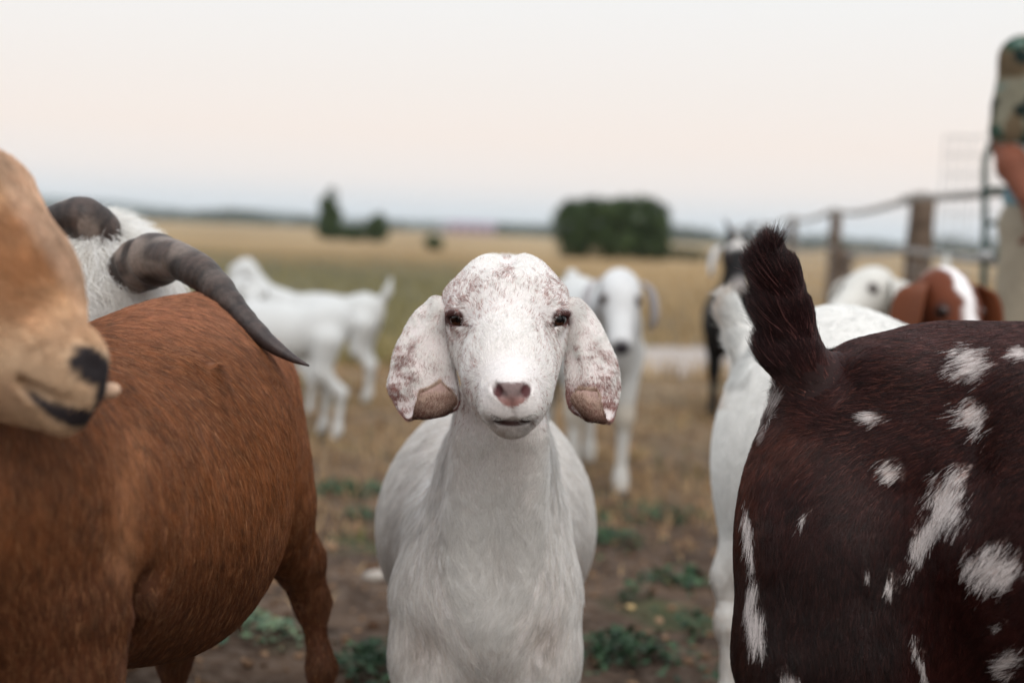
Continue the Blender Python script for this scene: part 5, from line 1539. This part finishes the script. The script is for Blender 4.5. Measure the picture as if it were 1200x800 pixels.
        Te = np.array([(12 * m, (j + 1) % m, j) for j in range(m)] + [(12 * m + 1, 11 * m + j, 11 * m + (j + 1) % m) for j in range(m)])
        link('ear', np_mesh('ear', local(g, Vs), [Qe, Te], np.tile(lin(*(c_ear or ch)) * .93, (len(Vs), 1))), g, M_SKIN)
        if horns:
            hp = [Hh((sx * .022, -.025, .045)), Hh((sx * .035, -.050, .085)), Hh((sx * .055, -.085, .105))] if horns == 1 else \
                 [Hh((sx * .022, -.025, .045)), Hh((sx * .032, -.06, .12)), Hh((sx * .055, -.12, .17))]
            Vh, fh = tube(spline(hp, 12), np.linspace(.017, .004, 12) * hb, 10)
            link('horn', np_mesh('horn', local(g, Vh), fh, np.tile(lin(40, 34, 34), (len(Vh), 1))), g, M_HORN)
    add_hooves(g, feet, .026 * s)
    return g
def gx(u, d):
    return (u - 600) * d / F
# facing 180 = towards the camera; 90 = facing left
far_goat('white kid facing the camera, seen behind the central kid', 0, 0, 187, .92, at_head=(726, 345, 4.2), hs=1.22, head_yaw=-6, head_pitch=-50, c_body=(198, 199, 198), c_head=(206, 207, 208), c_ear=(196, 192, 196), nose=(50, 44, 52), stride=.02, tail=2, c_leg=(186, 178, 166), ew=1.3, vox=.012)
far_goat('white kid turned away with tail up, right of the left hand pair', gx(366, 6.4), 6.5, 82, .70, stride=.012, head_yaw=-10, c_body=(198, 199, 198))
far_goat('white kid with its head raised, left one of the left hand pair', gx(325, 5.9), 5.9, 50, .60, stride=.012, at_head=(284, 335, 6.3), head_yaw=-150, head_pitch=-15, c_body=(198, 199, 198), tail=0)
far_goat('white goat mostly hidden behind the curved horn', gx(205, 5.2), 5.4, 95, .72, at_head=(196, 345, 5.3), head_yaw=20, c_body=(198, 199, 198), tail=0)
far_goat('black goat with white ears looking over a white tail', 0, 0, 171, .88, at_head=(863, 299, 6.0), hs=1.25, head_yaw=9, head_pitch=-48, c_body=(16, 15, 17), c_head=(20, 18, 20), poll=(214, 210, 206), ew=1.3, c_ear=(226, 228, 232), horns=1, nr=2.1, nose=(150, 144, 142), c_leg=(20, 18, 18), stride=.05)
far_goat('white shaggy goat below the thin fence post', 0, 0, 150, .95, at_head=(1020, 342, 4.3), hs=1.3, head_yaw=-20, head_pitch=-25, c_body=(208, 206, 200), vox=.013)
far_goat('chestnut headed goat with white blaze beside the thick fence post', 0, 0, 163, .90, at_head=(1108, 354, 3.1), hs=1.25, head_yaw=38, head_pitch=-52, c_body=(206, 198, 188), c_head=(100, 50, 28), c_ear=(112, 60, 34), blaze=(232, 228, 228), patch=(3, (120, 66, 42)), vox=.010)

# ------------------------------------------------------------------ the man at the right edge
def man():
    d = 4.35
    cx = P(1246, 300, d); x0, y0 = cx[0], cx[1]
    g = empty('person', (x0, y0, 0), label='man in camouflage t-shirt and khaki trousers cut off by the right edge', cat='person')
    W = lambda a, b_, c: np.array([x0 + a, y0 + b_, c])
    b = Body(); I = np.eye(3)
    # body: head, neck, arms, hands as one skin
    A = lambda c, r, k=.03: b.ell(c, r, k, M=I)
    A(W(0, -.01, 1.66), (.072, .088, .105)); A(W(0, -.045, 1.60), (.052, .055, .055)); b.cap(W(0, .01, 1.43), W(0, .0, 1.56), .058, .052)
    b.cap(W(0, -.100, 1.635), W(0, -.112, 1.605), .010, .014, .012)                       # nose
    for s in (-1, 1): A(W(s * .073, .005, 1.635), (.010, .020, .032), .01)
    b.cap(W(-.025, -.092, 1.575), W(.025, -.092, 1.575), .0035, .0035, .006, 'sub')
    for s in (-1, 1): b.ell(W(s * .030, -.086, 1.650), (.015, .010, .009), .01, 'sub', I)
    A(W(0, 0, 1.25), (.15, .095, .20), .05); A(W(0, 0, 1.0), (.14, .10, .13), .05)
    for s in (-1, 1):
        b.cap(W(s * .06, 0, 1.44), W(s * .155, 0, 1.40), .05, .048, .05)
        sh = W(s * .170, 0, 1.385); el = W(s * .188, .02, 1.13); wr = W(s * .160, -.11, .975)
        b.chain([(sh, .052), (el, .039)], .03); b.chain([(el, .040), (W(s * .182, -.03, 1.07), .048), (wr, .033)], .02)
        # palm and five fingers, relaxed
        hd = np.array([-s * .12, -.45, -.87]); hd /= np.linalg.norm(hd); side = np.array([-s * .15, -.95, .2]); side -= hd * (side @ hd); side /= np.linalg.norm(side)
        pal = wr + hd * .055
        pn = np.cross(hd, side)
        b.ell(pal, (.040, .050, .017), .02, M=np.stack([side, hd, pn], 1))
        for k, (o_, L) in enumerate(((-.030, .060), (-.010, .072), (.010, .078), (.029, .070))):
            a0 = wr + hd * .095 + side * o_; cu = -pn * s
            a1 = a0 + (hd * .9 + cu * .35) * L * .45; a2 = a1 + (hd * .6 + cu * .8) * L * .33; a3 = a2 + (hd * .2 + cu * 1.0) * L * .25
            b.chain([(a0, .0095), (a1, .0088), (a2, .0080), (a3, .0068)], .006)
        t0 = wr + hd * .03 + side * .032; t1 = t0 + (hd * .6 + side * .7) * .035; t2 = t1 + (hd * .95 + side * .25) * .030
        b.chain([(t0, .014), (t1, .0105), (t2, .0085)], .01)
    # shins and ankles inside the trousers
    for s in (-1, 1):
        b.chain([(W(s * .09, 0, .95), .075), (W(s * .10, -.01, .50), .052), (W(s * .105, .01, .10), .036)], .04)
    lo, hi = W(-.27, -.36, .78), W(-.09, .08, 1.12)
    V, Q, N = b.mesh(.013, (lo, hi), .0045)
    c = np.tile(lin(116, 68, 50), (len(V), 1)) * (.85 + .3 * fbm(V, 30, 3))[:, None]
    link('body', np_mesh('body', local(g, V), Q, c), g, M_SKIN)
    # t-shirt with short sleeves
    t = Body(); T = lambda c, r, k=.05: t.ell(c, r, k, M=I)
    T(W(0, 0, 1.27), (.165, .120, .20)); T(W(0, 0, 1.05), (.172, .122, .16)); T(W(0, 0, .97), (.188, .130, .07))
    for s in (-1, 1):
        t.cap(W(s * .05, 0, 1.445), W(s * .160, 0, 1.400), .050, .058, .05); t.cap(W(s * .172, 0, 1.385), W(s * .188, .012, 1.175), .060, .060, .05)
    t.cap(W(0, .0, 1.46), W(0, -.01, 1.60), .064, .07, .01, 'sub')
    V, Q, N = t.mesh(.010)
    n1 = fbm(V, 9, 3, 3); n2 = fbm(V, 11, 13, 3); n3 = fbm(V, 13, 23, 3)
    V = V + N * ((fbm(V, 14, 5) - .5) * .012)[:, None]
    c = np.tile(lin(128, 124, 108), (len(V), 1))
    c[n1 > .50] = lin(46, 70, 60); c[n2 > .57] = lin(98, 84, 66); c[n3 > .57] = lin(28, 40, 38)
    c[(n2 < .36)] = lin(112, 130, 122)
    q = V - np.array([x0, y0, 0]); hem = (q[:, 2] < 1.135) & (np.abs(q[:, 0]) > .14) & (q[:, 2] > 1.10); c[hem] = lin(150, 160, 156)
    low = q[:, 2] < 1.03; c[low] = c[low] * .4 + lin(120, 156, 172) * .6
    link('t_shirt', np_mesh('t_shirt', local(g, V), Q, c), g, mat_tint('cotton', .9, .1, 200, .15, .4))
    # trousers
    t = Body(); T(W(0, 0, .0), (.01, .01, .01)) if False else None
    t.ell(W(0, .005, .90), (.190, .130, .12), .04, M=I)
    for s in (-1, 1):
        t.chain([(W(s * .095, 0, .86), .105), (W(s * .108, -.01, .50), .088), (W(s * .107, .005, .12), .068)], .04)
    V, Q, N = t.mesh(.012); V = V + N * ((fbm(V, 9, 5) - .5) * .022)[:, None]
    link('trousers', np_mesh('trousers', local(g, V), Q, np.tile(lin(150, 140, 124), (len(V), 1)) * (.85 + .3 * fbm(V, 14, 8))[:, None]), g, mat_tint('khaki', .95, .05, 160, .15, .4))
    for s in (-1, 1):
        t = Body(); t.ell(W(s * .107, -.05, .045), (.048, .135, .045), .02, M=I); t.cap(W(s * .107, .02, .06), W(s * .107, .015, .15), .048, .048, .02)
        V, Q, N = t.mesh(.010); link('boot', np_mesh('boot', local(g, V), Q, np.tile(lin(80, 58, 42), (len(V), 1))), g, mat_tint('boot_leather', .6, .3, 90, .2, .4))
    # cap and hair
    t = Body(); t.ell(W(0, -.005, 1.70), (.081, .098, .085), .02, M=I); t.ell(W(0, -.115, 1.695), (.062, .075, .010), .02, M=I); t.ell(W(0, -.0, 1.60), (.11, .13, .075), .01, 'sub', I)
    V, Q, N = t.mesh(.008); link('cap', np_mesh('cap', local(g, V), Q, np.tile(lin(70, 84, 66), (len(V), 1))), g, mat_tint('cap_cloth', .9, .1, 120, .1, .3))
    t = Body(); t.ell(W(0, .02, 1.655), (.076, .080, .075), .02, M=I); t.ell(W(0, -.09, 1.62), (.09, .09, .12), .01, 'sub', I)
    V, Q, N = t.mesh(.008); link('hair', np_mesh('hair', local(g, V), Q, np.tile(lin(64, 44, 34), (len(V), 1))), g, M_SKIN)
    for s in (-1, 1):
        V, Q, L = uv_sphere(W(s * .030, -.080, 1.650), .011, None, 16, 10)
        link('eye', np_mesh('eye', local(g, V), Q, np.where((L[:, 1] < -.0085)[:, None], lin(50, 34, 26), lin(225, 220, 215))), g, M_EYE)
man()

# the air: a thin even haze round the camera and everything built
def haze():
    V = np.array([(x, y, z) for z in (-6.5, 62) for y in (-60, 4200) for x in (-3600, 3600)], float)
    Q = np.array([(0, 2, 3, 1), (4, 5, 7, 6), (0, 1, 5, 4), (2, 6, 7, 3), (0, 4, 6, 2), (1, 3, 7, 5)])
    m = bpy.data.materials.new('haze'); m.use_nodes = True; n = m.node_tree.nodes; n.clear()
    o = n.new('ShaderNodeOutputMaterial'); v = n.new('ShaderNodeVolumePrincipled')
    v.inputs['Color'].default_value = (.80, .90, 1.0, 1); v.inputs['Density'].default_value = HAZE; v.inputs['Anisotropy'].default_value = .2
    m.node_tree.links.new(v.outputs[0], o.inputs['Volume'])
    tag(link('haze', np_mesh('haze', V, Q, smooth=False), None, m), kind='stuff')
HAZE = .00020
if USE_HAZE: haze()
